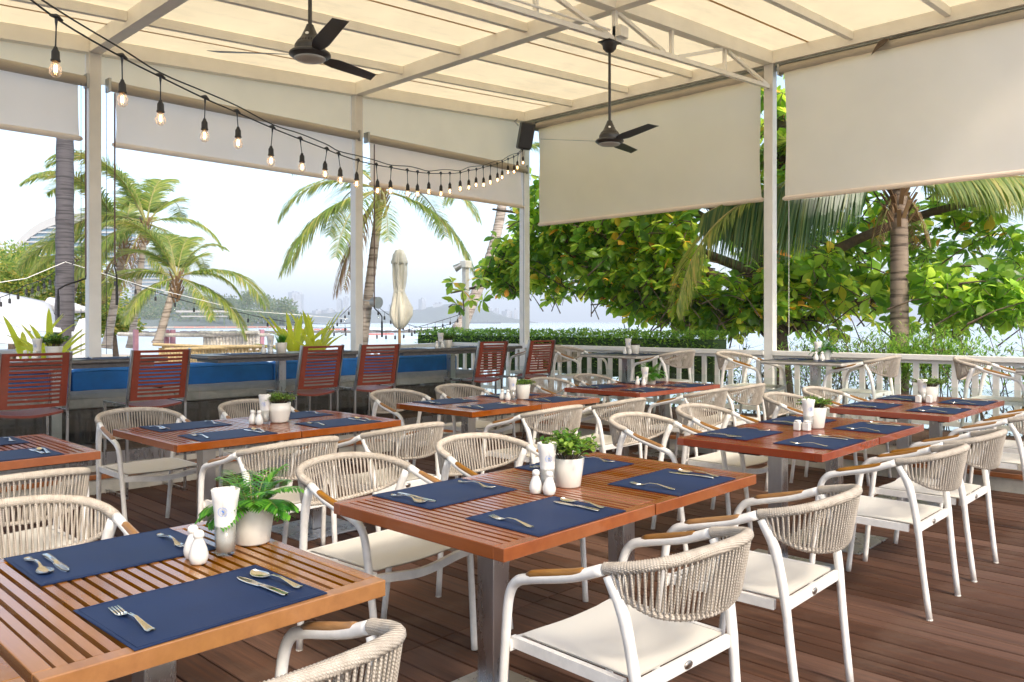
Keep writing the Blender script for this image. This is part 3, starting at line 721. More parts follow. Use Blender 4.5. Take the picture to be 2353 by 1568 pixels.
# --- table-top things
def shaker_mesh(square=False):
    if square:
        m = MB().b2((-.021, -.021, 0), (.021, .021, .052)); return m.mesh('shaker', M['ceramic'])
    m = MB().lathe([(.019, 0), (.022, .004), (.0258, .016), (.0262, .026), (.0215, .044), (.0150, .060), (.0122, .068), (.0122, .071), (.0148, .074), (.0155, .079), (.0135, .087), (.008, .092), (0, .0935)], 22)
    return m.mesh('shaker', M['ceramic'], True)
SHK, SHQ = shaker_mesh(), shaker_mesh(True)
CAPQ = MB().lathe([(.0205, .0525), (.019, .060), (.012, .064), (0, .065)], 20).mesh('cap', M['ceramic'], True)
def arc_pts(fn, a0, a1, n): return [fn(a0 + (a1 - a0) * i / n) for i in range(n + 1)]
def napkin_glass(x, y, z, where, lean=0):
    root = empty('napkin_glass', (x, y, z), label='clear glass holding rolled paper napkins, ' + where, cat='napkin glass', group='glasses of paper napkins')
    if 'ng' in CH:
        for nm, me in CH['ng']: obj(nm, me, root)
        return root
    g = MB().lathe([(0, .001), (.026, .001), (.0275, .004), (.0315, .085), (.0305, .085), (.0265, .008), (0, .008)], 26)
    gm = g.mesh('glass', M['glass'], True)
    def wob(a, i): return 1 + (.035 * math.sin(3 * a + 1) + .02 * math.sin(7 * a + i)) * (i / 6)
    prof = [(.0245, .010), (.0272, .05), (.029, .085), (.031, .12), (.035, .155), (.040, .185), (.0385, .187), (.030, .15), (.0, .10)]
    nm_ = MB().lathe(prof, 40, wob=lambda a, i: wob(a, min(i, 5)))
    for k in range(3):                                     # folded corners sticking up
        a = k * 1.9 + .4; nm_.tube([(.018 * math.cos(a), .018 * math.sin(a), .10), (.026 * math.cos(a), .026 * math.sin(a), .165), (.031 * math.cos(a), .031 * math.sin(a), .190)], [.012, .013, .006], 7)
    napm = nm_.mesh('napkin', M['napkin'], True)
    # printed round emblem on the side that faces the camera
    base = rad(YAW + 180 + 6)
    def Pn(u, v):                                          # u,v in metres on the napkin's surface, centre height .128
        zz = .128 + v; i = 3; r = .0318 + (zz - .12) * .11 if zz > .12 else .0318 - (.12 - zz) * .057
        a = base + u / r; return Vector((r * 1.0 * wob(a, 3.4) * math.cos(a), r * wob(a, 3.4) * math.sin(a), zz)) * 1.0 + Vector((math.cos(a), math.sin(a), 0)) * .0011
    m = MB()
    def quad(pts): m.add([Pn(*p) for p in pts], [tuple(range(len(pts)))])
    for k in range(34):                                    # ring of tiny capitals, too small to read
        if k in (8, 17, 25): continue
        a = k / 34 * 2 * math.pi; c_, s_ = math.cos(a), math.sin(a)
        for (r0, r1, w) in ((.0115, .0142, .00045), (.0115, .0122, .0009) if k % 3 else (.0135, .0142, .0009)):
            quad([(-(r0 * c_ - w * s_), r0 * s_ + w * c_), (-(r1 * c_ - w * s_), r1 * s_ + w * c_), (-(r1 * c_ + w * s_), r1 * s_ - w * c_), (-(r0 * c_ + w * s_), r0 * s_ - w * c_)])
    for k in range(20):                                    # thin rays
        a = k / 20 * 2 * math.pi; c_, s_ = math.cos(a), math.sin(a); w = .00018
        quad([(-(.0045 * c_ - w * s_), .0045 * s_ + w * c_), (-(.009 * c_ - w * s_), .009 * s_ + w * c_), (-(.009 * c_ + w * s_), .009 * s_ - w * c_), (-(.0045 * c_ + w * s_), .0045 * s_ - w * c_)])
    half = [(-.0042 * math.cos(a), .0042 * math.sin(a)) for a in [rad(45 + i * 18) for i in range(11)]]
    quad(half)
    lm = m.mesh('printed_emblem', M['logoblue'])
    CH['ng'] = [('glass', gm), ('napkin', napm), ('printed_emblem', lm)]
    for nm, me in CH['ng']: obj(nm, me, root)
    return root
POTM = MB().lathe([(0, 0), (.044, 0), (.047, .004), (.0615, .108), (.060, .110), (.055, .108), (.050, .09), (0, .088)], 32).mesh('pot', M['pot'], True)
POTR = MB().lathe([(0, 0), (.044, 0), (.047, .004)] + [(.048 + .0145 * t + .0012 * (k % 2), .006 + .062 * t) for k, t in enumerate([i / 8 for i in range(9)])] + [(.0615, .108), (.055, .108), (.050, .09), (0, .088)], 32).mesh('pot', M['pot'], True)
SOIL = MB().lathe([(.05, .092), (.03, .097), (0, .098)], 16).mesh('soil', M['soil'])
def leaf(m, p, d, up, L, w, fold=.15, curl=.2, n=3, sh=(.0, .75, 1, .55, 0), mi=0):
    """leaf blade along d with folded midrib, real curvature"""
    d = d.normalized(); s = d.cross(up)
    s = s.normalized() if s.length > 1e-5 else Vector((1, 0, 0)); u = s.cross(d).normalized()
    k = len(sh); b = len(m.v)
    for i, q in enumerate(sh):
        t = i / (k - 1); c = p + d * (L * t) + u * (-curl * L * t * t); ww = max(.03, q) * w / 2
        m.v += [tuple(c - s * ww + u * fold * ww), tuple(c), tuple(c + s * ww + u * fold * ww)]
    for i in range(k - 1):
        a = b + i * 3; m.f += [(a, a + 1, a + 4, a + 3), (a + 1, a + 2, a + 5, a + 4)]; m.m += [mi, mi]
def bushy(seed, nst, spread, h, leafL, leafw, mat, droop=0, fine=False):
    r = random.Random(seed); m = MB()
    for i in range(nst):
        a = r.uniform(0, 6.28); e = r.uniform(0, 1) ** .7; d = Vector((math.cos(a) * e * spread, math.sin(a) * e * spread, h * r.uniform(.55, 1.0) * (1 - .35 * e)))
        p0 = Vector((math.cos(a) * .03 * e, math.sin(a) * .03 * e, .094)); p1 = p0 + d; mid = p0.lerp(p1, .5) + Vector((0, 0, .02))
        m.tube([p0, mid, p1], .0012, 4, False, 1)
        for k in range(7 if not fine else 12):
            t = .35 + .65 * k / (6 if not fine else 11); c = p0.lerp(mid, t * 2) if t < .5 else mid.lerp(p1, t * 2 - 1)
            ld = Vector((r.uniform(-1, 1), r.uniform(-1, 1), r.uniform(-.2 - droop, .9))).normalized()
            leaf(m, c, ld, Vector((0, 0, 1)), leafL * r.uniform(.7, 1.15), leafw * r.uniform(.8, 1.1), .3, .15)
    return m.mesh('foliage', [mat, M['bark']])
def fernplant(seed, nf, L):
    r = random.Random(seed); m = MB()
    for i in range(nf):
        a = i / nf * 6.28 + r.uniform(-.2, .2); el = r.uniform(.15, 1.35); l = L * r.uniform(.7, 1.1)
        p = Vector((math.cos(a) * .02, math.sin(a) * .02, .094)); d = Vector((math.cos(a) * math.cos(el), math.sin(a) * math.cos(el), math.sin(el)))
        pts = []
        for k in range(13): pts.append(p.copy()); p = p + d * (l / 12); d = (d + Vector((0, 0, -.125))).normalized()
        m.tube(pts, [.0018 * (1 - k / 14) for k in range(13)], 4, False, 1)
        for k in range(1, 13):
            t = (pts[k] - pts[k - 1]).normalized(); s = t.cross(Vector((0, 0, 1)))
            s = s.normalized() if s.length > .01 else Vector((1, 0, 0))
            ll = .044 * math.sin(math.pi * (k / 13) ** .8) + .014
            for sg in (-1, 1): leaf(m, pts[k], (s * sg + t * .75).normalized(), Vector((0, 0, 1)), ll, .0088, .1, .25, sh=(.3, .9, 1, .8, .1))
    return m.mesh('foliage', [M['fern'], M['rachis']])
def grassy(seed, n, h, spread=.05):
    r = random.Random(seed); m = MB()
    for i in range(n):
        a = r.uniform(0, 6.28); e = r.uniform(0, 1); leaf(m, Vector((math.cos(a) * .03 * e, math.sin(a) * .03 * e, .09)), Vector((math.cos(a) * e * spread * 8, math.sin(a) * e * spread * 8, 1)), Vector((math.cos(a + 1.5), math.sin(a + 1.5), .1)), h * r.uniform(.6, 1), .004, .1, .1)
    return m.mesh('foliage', [M['fern'], M['rachis']])
PLANTS = {'fern': fernplant(1, 36, .135), 'round': bushy(2, 95, .095, .125, .026, .021, M['potgreen']), 'fine': bushy(3, 170, .07, .075, .011, .0065, M['potgreen'], fine=True),
          'trail': bushy(4, 110, .08, .055, .011, .008, M['potgreen'], 1.0, fine=True), 'airy': bushy(5, 110, .105, .10, .013, .0075, M['potgreen'], fine=True), 'grass': grassy(6, 170, .13)}
PW = {'fern': 'a green fern', 'round': 'round leaved greenery', 'fine': 'fine mossy greenery', 'trail': 'trailing small leaved greenery', 'airy': 'loose feathery greenery', 'grass': 'tufted grass'}
def potplant(x, y, z, kind, where, rz=0, ribbed=False, sc=1):
    root = empty('potted_plant', (x, y, z), rz, label='pale pot of %s, %s' % (PW[kind], where), cat='potted plant', group='small potted plants on the tables')
    root.scale = (sc, sc, sc)
    obj('pot', POTR if ribbed else POTM, root); obj('soil', SOIL, root); obj('foliage', PLANTS[kind], root)
def shaker(x, y, z, where, square=False):
    o = obj('shaker', SHQ if square else SHK, loc=(x, y, z), label='white ceramic %sshaker, %s' % ('square ' if square else '', where), cat='shaker', group='salt and pepper shakers')
    if square: bevel(o, .006, 3); obj('cap', CAPQ, o)
ZT = .751
proto = {}
for name, wd, mods, yc, dp, near in TB:
    for i, (xc, w) in enumerate(mods):
        key = (wd, round(w, 3), dp)
        if key in proto: o = copy_tree(proto[key])
        else: o = make_table(w, dp, wd); cache(o); proto[key] = o
        o.location = (xc, yc, 0)
        o['label'] = '%s slatted wooden table on steel pedestal, %s half of the %s' % (TWORD[wd], ['left', 'right'][i], name); o['category'] = 'table'; o['group'] = 'slatted tables pushed together in pairs'
        if near and i == 0: continue
        for face, dy in (('+y', -1), ('-y', 1)):
            setting(xc + .0, yc + dy * (dp / 2 - .178), ZT, face, '%s side %s place of the %s' % ('near' if dy < 0 else 'far', ['left', 'right'][i] if not near else 'visible', name))
CP = [  # shakers, glass, plant(x,y,kind,ribbed), square
 ('front left table', [(1.005, 2.155), (1.018, 2.218)], (1.098, 2.185), (1.215, 2.245, 'fern', False, 1.08), 0),
 ('front central table', [(2.322, 2.085), (2.338, 2.030)], (2.402, 2.095), (2.512, 2.080, 'round', False, 1.08), 0),
 ('left central table', [(2.614, 4.83), (2.63, 4.775)], (2.69, 4.81), (2.79, 4.80, 'fine', True, 1.2), 0),
 ('middle rear table', [(4.90, 4.785), (4.895, 4.715)], (4.975, 4.735), (5.085, 4.72, 'trail', False, 1.15), 0),
 ('rear central table', [(7.00, 4.85), (7.01, 4.78)], (7.065, 4.80), (7.195, 4.82, 'fern', False, 1.1), 0),
 ('middle right table', [(4.775, 2.125), (4.79, 2.075)], (4.86, 2.095), (4.965, 2.10, 'fine', False, 1.2), 1),
 ('far right table', [(7.09, 2.13), (7.13, 2.06)], (7.19, 2.13), (7.27, 2.10, 'airy', False, 1.15), 1),
]
for name, sh, gl, pt, sq in CP:
    shaker(*sh[0], ZT, 'left one on the ' + name, sq); shaker(*sh[1], ZT, 'right one on the ' + name, sq)
    napkin_glass(*gl, ZT, 'beside the pot on the ' + name)
    potplant(pt[0], pt[1], ZT, pt[2], 'on the ' + name, R.uniform(0, 6), pt[3], pt[4])

# --- grey tables on the platform (pedestal, stone top)
def grey_table(cx, cy, w, d, ztop, zfl, label, dark=False):
    root = empty('grey_table', (cx, cy, zfl), label=label, cat='table', group='grey tables on the raised platform'); h = ztop - zfl
    o = MB().b2((-w / 2, -d / 2, h - .038), (w / 2, d / 2, h - .006)).build('table_edge', M['grey_table' if dark else 'grey_edge'], root); bevel(o, .012, 3)
    o = MB().b2((-w / 2 + .004, -d / 2 + .004, h - .0055), (w / 2 - .004, d / 2 - .004, h)).build('table_top', M['grey_table'], root)
    if dark: MB().b2((-w / 2 + .12, -d / 2 + .03, h - .075), (w / 2 - .12, d / 2 - .03, h - .039)).build('apron', M['grey_table'], root)
    n = [0] if w < 1.2 else [0]
    MB().b2((-.04, -.04, .012), (.04, .04, h - .04)).build('pedestal_column', M['steel'], root)
    MB().b2((-.22, -.22, 0), (.22, .22, .011)).build('base_plate', M['steel'], root)
    return root
ZC = 1.02
grey_table(8.16, 3.44, .80, .84, ZC, PL, 'pale edged grey table on the platform by the truss post')
grey_table(8.12, 5.79, .80, .84, ZC, PL, 'farther pale edged grey table against the hedge and railing')
grey_table(8.27, 1.18, .80, .84, ZC, PL, 'grey table at the right edge of the platform')
for nm, (cx, cy), pl in (('platform table by the truss post', (8.16, 3.44), 'fern'), ('farther platform table by the hedge', (8.12, 5.79), 'fine')):
    shaker(cx - .09, cy - .04, ZC, 'left one on the ' + nm); shaker(cx - .055, cy - .09, ZC, 'right one on the ' + nm)
    napkin_glass(cx + .01, cy - .02, ZC, 'on the ' + nm); potplant(cx + .09, cy - .06, ZC, pl, 'on the ' + nm, 1)
    setting(cx + .02, cy + .23, ZC, '-y', 'left place of the ' + nm); setting(cx - .02, cy - .23, ZC, '+y', 'right place of the ' + nm)
setting(8.3, 1.42, ZC, '-y', 'on the platform table at the right edge')

# --- bar tables over the glass balustrade, in front of the bench
ZB = 1.088
for cx, w, lab in ((2.30, 1.75, 'dark bar table at far left behind the first bar stool'), (4.48, 1.86, 'dark bar table in front of the yellow green planter, stools either side'), (6.92, 2.16, 'dark bar table at the corner end of the blue bench')):
    g = grey_table(cx, 7.68, w, .52, ZB, PL, lab, True); g['group'] = 'dark bar tables in front of the bench'
for nm, x0, pl, sc in (('left bar table', 2.12, 'round', 1.1), ('middle bar table', 4.28, 'grass', 1), ('right bar table', 6.62, 'round', .9)):
    shaker(x0 - .10, 7.50, ZB, 'left one on the ' + nm); shaker(x0 - .04, 7.46, ZB, 'right one on the ' + nm)
    napkin_glass(x0, 7.54, ZB, 'on the ' + nm); potplant(x0 + .13, 7.55, ZB, pl, 'on the ' + nm, 2, False, sc)
for x0, nm in ((2.72, 'left bar table right place'), (4.02, 'middle bar table left place'), (5.0, 'middle bar table right place'), (6.1, 'right bar table left place'), (7.1, 'right bar table middle place')):
    setting(x0, 7.62, ZB, '+y', nm)

# --- bench
bn = empty('bench', (3.2, 8.1, PL), label='long built-in bench with taupe seat and royal blue back cushions', cat='bench')
def cushion(m, a, b, r=.03, bulge=.012):
    (x0, y0, z0), (x1, y1, z1) = a, b; nx, ny = 24, 8
    def top(u, v, s):
        e = min(1, min(u, 1 - u) * 30) ** .5 * min(1, min(v, 1 - v) * 9) ** .5
        return (x0 + (x1 - x0) * u, y0 + (y1 - y0) * v, (z1 - r + (r + bulge * math.sin(math.pi * v)) * e + .006 * noise.noise(Vector((u * 9 + x0, v * 3, 0)))) if s else z0)
    m.grid(lambda u, v: top(u, v, 1), nx, ny)
    n = len(m.v); m.b2((x0, y0, z0), (x1, y1, z1 - r)); return m
MB().b2((-5.4, -.34, .14), (4.33, -.30, .34)).build('bench_board', M['benchwood'], bn)
MB().b2((-5.4, -.10, .0), (4.30, -.06, .17)).build('recess_panel', M['dark'], bn)
MB().b2((-5.4, -.28, .30), (4.33, .34, .345)).build('seat_board', M['benchwood'], bn)
MB().b2((-5.4, .28, .34), (4.33, .32, .66)).build('back_board', M['benchwood'], bn)
for a, b in ((-5.0, -3.95), (-3.94, -1.93), (-1.92, .17), (.18, 2.26), (2.27, 4.33)):
    o = cushion(MB(), (a, -.36, .35), (b, .14, .475)).build('seat_cushion', M['seatgrey'], bn, smooth=True); bevel(o, .018, 3)
for a, b in ((-5.0, -3.0), (-2.99, -.6), (-.59, 1.5), (1.51, 4.32)):
    o = cushion(MB(), (a, .12, .47), (b, .27, .69), .03, .01).build('back_cushion', M['blue'], bn, smooth=True); bevel(o, .02, 3)

# --- bar stools
def make_stool():
    root = empty('bar_stool'); m = M['steel']; w2 = .235
    for s in (-1, 1):
        MB().b2((s * w2 - .009, -.245, .022), (s * w2 + .009, -.225, .735)).build('leg', m, root)
        MB().b2((s * w2 - .009, .225, .022), (s * w2 + .009, .245, .735)).build('leg', m, root)
        MB().b2((s * w2 - .009, -.245, 0), (s * w2 + .009, .245, .022)).build('runner', m, root)
        MB().b2((s * w2 - .010, -.245, .7355), (s * w2 + .010, .250, .756)).build('seat_side_rail', m, root)
        MB().bar((s * (w2 + .001), -.236, .745), (s * (w2 - .004), -.335, 1.195), .014, .030, up=(0, 1, 0)).build('back_upright', m, root)
    MB().b2((-w2 + .01, .227, .15), (w2 - .01, .243, .17)).build('foot_rail', m, root)
    def curv(x): return -.030 * math.cos(math.pi * x / .47)
    ns = 12
    for i in range(ns):
        y = -.205 + .41 * i / (ns - 1); mm = MB(); N = 12
        for k in range(N + 1):
            x = -.215 + .43 * k / N; z = .752 + curv(x) * .9
            mm.v += [(x, y - .014, z - .018), (x, y + .014, z - .018), (x, y + .014, z), (x, y - .014, z)]
        for k in range(N):
            for j in range(4): mm.f.append((k * 4 + j, k * 4 + (j + 1) % 4, (k + 1) * 4 + (j + 1) % 4, (k + 1) * 4 + j))
        mm.m = [0] * len(mm.f); mm.build('seat_slat', M['stoolwood'], root)
    # curved back panel with twelve long slots: side stiles, top and bottom bands and slats between
    def back_piece(name, u0, u1, v0, v1):
        mm = MB(); N = max(2, int((u1 - u0) * 14))
        for k in range(N + 1):
            u = u0 + (u1 - u0) * k / N; x = -.222 + .444 * u; bow = -.032 * math.sin(math.pi * u)
            for v in (v0, v1):
                z = .785 + .405 * v; y = -.250 - .085 * v + bow
                mm.v += [(x, y - .006, z), (x, y + .006, z)]
        for k in range(N):
            a = k * 4; b = a + 4
            mm.f += [(a, a + 2, b + 2, b), (a + 1, b + 1, b + 3, a + 3), (a, b, b + 1, a + 1), (a + 2, a + 3, b + 3, b + 2)]
        mm.f += [(0, 1, 3, 2), (N * 4, N * 4 + 2, N * 4 + 3, N * 4 + 1)]; mm.m = [0] * len(mm.f)
        mm.build(name, M['stoolwood'], root)
    back_piece('back_stile', 0, .115, 0, 1); back_piece('back_stile', .885, 1, 0, 1)
    nb = 12
    for i in range(nb + 1):
        p = .055 + .905 * i / nb; h = .023
        if i == 0: back_piece('back_slat', .115, .885, 0, p + .012)
        elif i == nb: back_piece('back_slat', .115, .885, p - .010, 1)
        else: back_piece('back_slat', .115, .885, p - h, p + h)
    return root
st0 = make_stool(); cache(st0)
for i, (x, y, rz, lab) in enumerate(((1.83, 6.86, 0, 'red slatted bar stool at the left edge, first of six'), (2.74, 6.87, 0, 'red slatted bar stool left of centre, second from the left'),
        (4.24, 6.86, 2, 'red slatted bar stool in front of the yellow green planter'), (4.92, 6.83, -3, 'red slatted bar stool left of the closed parasol pole'),
        (6.54, 6.86, 0, 'red slatted bar stool left of the corner post'), (7.32, 6.80, 0, 'red slatted bar stool in front of the corner post, last of six'))):
    o = st0 if i == 0 else copy_tree(st0); o.location = (x, y, 0); o.rotation_euler = (0, 0, rad(rz)); o['label'] = lab; o['category'] = 'bar stool'; o['group'] = 'red slatted bar stools'
# ================================================================ HANGING THINGS
def make_fan(rod):
    """origin at ceiling mount; rod length down to the motor"""
    root = empty('ceiling_fan'); m = M['fan']
    MB().lathe([(0, .0), (.075, 0), (.078, -.008), (.066, -.02), (.060, -.055), (.036, -.082), (.018, -.09), (0, -.09)][::-1], 28).build('canopy', m, root, smooth=True)
    MB().b2((-.09, -.07, -.004), (.09, .07, .004)).build('mount_plate', m, root)
    MB().tube([(0, 0, -.08), (0, 0, -rod)], .0125, 12).build('down_rod', m, root)
    z = -rod
    MB().lathe([(.0, z + .015), (.022, z + .012), (.030, z - .01), (.055, z - .065), (.062, z - .075), (.092, z - .115), (.095, z - .125), (.095, z - .155), (.0, z - .156)][::-1], 36).build('motor_housing', m, root, smooth=False)
    v = MB()
    for k in range(28):
        a = k / 28 * 6.283; v.box((.0785 * math.cos(a), .0785 * math.sin(a), z - .098), (.004, .006, .016), Matrix.Rotation(a, 3, 'Z') @ Matrix.Rotation(rad(-37), 3, 'Y'))
    v.build('vent_slots', M['dark'], root, kind='stuff')
    MB().lathe([(0, z - .158), (.118, z - .158), (.128, z - .168), (.128, z - .178), (.105, z - .196), (.09, z - .198)][::-1], 40).build('motor_ring', m, root, smooth=False)
    MB().lathe([(.098, z - .197), (.09, z - .206), (.05, z - .214), (0, z - .216)][::-1], 36).build('base_disc', M['fandisc'], root, smooth=True)
    MB().lathe([(0, 0), (.011, 0), (.011, .003), (0, .003)], 14).build('sticker', M['white'], root, loc=(-.040, -.030, z - .055)).rotation_euler = (rad(60), 0, rad(-45))
    for k in range(3):
        a = rad(YAW + 90 + 120 * k)
        MM = MB(); N = 14
        for i in range(N + 1):
            t = i / N; r = .10 + .51 * t; w = .026 + .046 * min(1, t * 4) ** .8 - .012 * t; tw = rad(-17 + 6 * t); cc = -.170 + z + .018 * t
            sk = .02 * t
            for s in (-1, 1):
                y = s * w * .72; MM.v += [(r + (sk if s > 0 else -sk) * (1 if i == N else .0), y * math.cos(tw), cc + y * math.sin(tw) + .003 - .004 * abs(s)), (r + (sk if s > 0 else -sk) * (1 if i == N else .0), y * math.cos(tw), cc + y * math.sin(tw) - .003)]
        for i in range(N):
            p = i * 4; q = p + 4; MM.f += [(p, q, q + 2, p + 2), (p + 1, p + 3, q + 3, q + 1), (p, p + 1, q + 1, q), (p + 2, q + 2, q + 3, p + 3)]
        MM.f += [(0, 2, 3, 1), (N * 4, N * 4 + 1, N * 4 + 3, N * 4 + 2)]; MM.m = [0] * len(MM.f)
        MM.build('blade', m, root, rz=a)
    return root
f2 = make_fan(.72); f2.location = (5.86, 4.365, 3.945); tag(f2, 'black three blade ceiling fan hanging in front of the deep beige blind', 'ceiling fan', 'black ceiling fans')
cache(f2)
f1 = copy_tree(f2); f1.location = (2.75, 4.365, 3.98); f1['label'] = 'black three blade ceiling fan at upper left centre, nearest the camera'
for ch in f1.children: pass
MB().b2((-.06, -.045, -.05), (.06, .045, .05)).build('junction_box', M['white'], loc=(5.98, 4.33, 4.06), label='small white junction box above the right fan', cat='junction box')

# --- loudspeaker
sp = empty('loudspeaker', (8.83, 8.14, 4.00), rad(-128), label='black wall loudspeaker tilted down in the roof corner', cat='loudspeaker')
o = MB().box((0, 0, .2), (.26, .20, .40), Matrix.Rotation(rad(12), 3, 'Y') @ Matrix.Rotation(rad(-8), 3, 'X')).build('cabinet', M['blackplastic'], sp); bevel(o, .03, 3)
MB().box((0, .103, .2), (.21, .012, .34), Matrix.Rotation(rad(12), 3, 'Y') @ Matrix.Rotation(rad(-8), 3, 'X')).build('grille', M['cordblack'], sp)
MB().tube([(-.02, -.10, .36), (-.03, -.16, .42), (.0, -.12, .45)], .012, 8).build('bracket', M['zinc'], sp)

# --- string lights
def bulbglass():
    t = NT('warm_bulb_glass'); tr = t.N('ShaderNodeBsdfTransparent'); tl = t.N('ShaderNodeBsdfTranslucent'); tl.inputs[0].default_value = (1, .82, .6, 1); g = t.N('ShaderNodeBsdfGlossy'); g.inputs['Roughness'].default_value = .04
    a = t.N('ShaderNodeMixShader'); a.inputs[0].default_value = .35; b = t.N('ShaderNodeMixShader'); lw = t.N('ShaderNodeLayerWeight'); lw.inputs[0].default_value = .6; mp = t.N('ShaderNodeMath', operation='MULTIPLY_ADD'); mp.inputs[1].default_value = .45; mp.inputs[2].default_value = .08
    t.L(lw.outputs['Facing'], mp.inputs[0]); t.L(g.outputs[0], a.inputs[1]); t.L(tl.outputs[0], a.inputs[2]); t.L(mp.outputs[0], b.inputs[0]); t.L(tr.outputs[0], b.inputs[1]); t.L(a.outputs[0], b.inputs[2]); t.L(b.outputs[0], t.out.inputs[0]); return t.m
M['bulbglass'] = bulbglass()
def bulb_parts(fil=True):
    sock = MB().lathe([(0, 0), (.007, 0), (.010, -.010), (.0165, -.022), (.0175, -.055), (.020, -.058), (.020, -.064), (.0165, -.066), (.0, -.066)][::-1], 14)
    gl = MB().lathe([(.0125, -.066), (.0155, -.074), (.0235, -.090), (.0258, -.104), (.0225, -.120), (.012, -.131), (0, -.134)][::-1], 16)
    fl = MB()
    for s in (-.0045, .0045): fl.tube([(s * CT + 0, -s * ST, -.080), (s * CT, -s * ST, -.112)], .0016, 6)
    return sock.mesh('socket', M['cordblack'], True), gl.mesh('bulb_glass', M['bulbglass'], True), fl.mesh('filament', M['filament'])
BP = bulb_parts()
CABLE = [(.85, 3.68, 2.83), (1.16, 3.86, 2.745), (1.51, 4.06, 2.705), (1.75, 4.19, 2.69), (2.08, 4.38, 2.68), (2.35, 4.53, 2.68), (2.7, 4.73, 2.68), (3.01, 4.9, 2.685), (3.35, 5.09, 2.695), (3.52, 5.19, 2.70), (3.83, 5.37, 2.72), (4.13, 5.53, 2.75), (4.42, 5.7, 2.79), (4.74, 5.87, 2.83), (4.98, 6.01, 2.865), (5.25, 6.16, 2.91), (5.56, 6.33, 2.97), (5.84, 6.5, 3.03), (6.14, 6.66, 3.10), (6.41, 6.81, 3.18), (6.7, 6.98, 3.255), (6.94, 7.11, 3.33), (7.24, 7.28, 3.415), (7.51, 7.43, 3.50), (7.76, 7.58, 3.585), (8.03, 7.73, 3.68), (8.29, 7.87, 3.77), (8.52, 8.0, 3.86), (8.75, 8.13, 3.97), (8.98, 8.28, 4.07)]
sl_ = empty('string_lights', (1.16, 3.86, 2.7), label='black festoon cable of lit filament bulbs swooping from upper left to the corner post', cat='string lights')
o0 = Vector(sl_.location)
cab = [Vector(p) - o0 for p in CABLE]
upper = [p + Vector((.004 * math.sin(i * 2.1), .006 * math.cos(i * 1.7), .022 + .020 * abs(math.sin(i * 1.05)))) for i, p in enumerate(cab)]
ext = [Vector((-.9, 2.66, 3.28)) - o0, Vector((.1, 3.26, 3.02)) - o0]
MB().tube(bez(ext + cab, 4), .0045, 7).build('cable', M['cordblack'], sl_, smooth=True)
MB().tube(bez([p + Vector((0, 0, .03)) for p in ext] + upper, 4), .0042, 7).build('support_cable', M['cordblack'], sl_, smooth=True)
for i, p in enumerate(cab[1:-1]):
    drop = [.125, .115, .122, .118, .09, .12, .10, .09, .105, .095][i % 10]
    sway = Vector((.010 * math.sin(i * 3.3), .010 * math.cos(i * 2.7), 0))
    MB().tube([(-.03, -.017, .003), (0, 0, .010), (.03, .017, .003)], [.005, .012, .005], 7).build('tee_joint', M['cordblack'], sl_, loc=p)
    MB().tube(bez([p, p + sway * .4 + Vector((0, 0, -drop * .5)), p + sway + Vector((0, 0, -drop))], 4), [.0075, .006, .004, .0032, .0032, .0032, .0032, .0032, .004], 6).build('drop_lead', M['cordblack'], sl_)
    s = obj('socket', BP[0], sl_, p + sway + Vector((0, 0, -drop + .004)))
    obj('bulb_glass', BP[1], s); obj('filament', BP[2], s)
# ================================================================ OUTSIDE
Z0 = Vector((0, 0, 1))
SEA = -2.6
structure(MB().add([(-14000, -14000, SEA), (14000, -14000, SEA), (14000, 14000, SEA), (-14000, 14000, SEA)], [(0, 1, 2, 3)]).build('sea', M['water']))
def ground_strip(name, pts, z, mat):
    return structure(MB().add([(p[0], p[1], z) for p in pts], [tuple(range(len(pts)))]).build(name, mat))
gt = simple('terrace_ground', (.26, .22, .16), .95, .25, 1.2)
ground_strip('ground', [(-30, -30), (16, -30), (16, 8.6), (13, 14), (2, 20), (-30, 34)], -.9, gt)
# beach running along the left shore, drawn from real distances
def F(px, d, z):
    l = (px - 1176.5) / 1840 * d; return (d * CT + l * ST, d * ST - l * CT, z)
ground_strip('beach', [F(-900, 12, 0), F(420, 20, 0), F(560, 26, 0), F(600, 40, 0), F(520, 60, 0), F(400, 90, 0), F(100, 95, 0), F(-900, 80, 0)], SEA + .25, M['sand'])
# headland beach and rocks
ground_strip('far_beach', [F(250, 430, 0), F(560, 460, 0), F(700, 560, 0), F(690, 640, 0), F(100, 700, 0), F(60, 500, 0)], SEA + .3, M['sand'])
rk = MB(); rr = random.Random(5)
for i in range(420):
    t = rr.random(); px = 330 + 650 * t + rr.uniform(-15, 15); d = 255 + rr.uniform(-10, 22) + 40 * t; s = rr.uniform(.5, 1.7)
    c = Vector(F(px, d, SEA + .1))
    rk.box(c, (s * 2.4, s * 1.6, s * rr.uniform(.4, .9)), Matrix.Rotation(rr.uniform(0, 3), 3, 'Z') @ Matrix.Rotation(rr.uniform(-.3, .3), 3, 'X'), taper=.55)
rk.build('rocks', M['rock'], kind='stuff', label='low dark rocks along the waterline of the bay', cat='rocks')

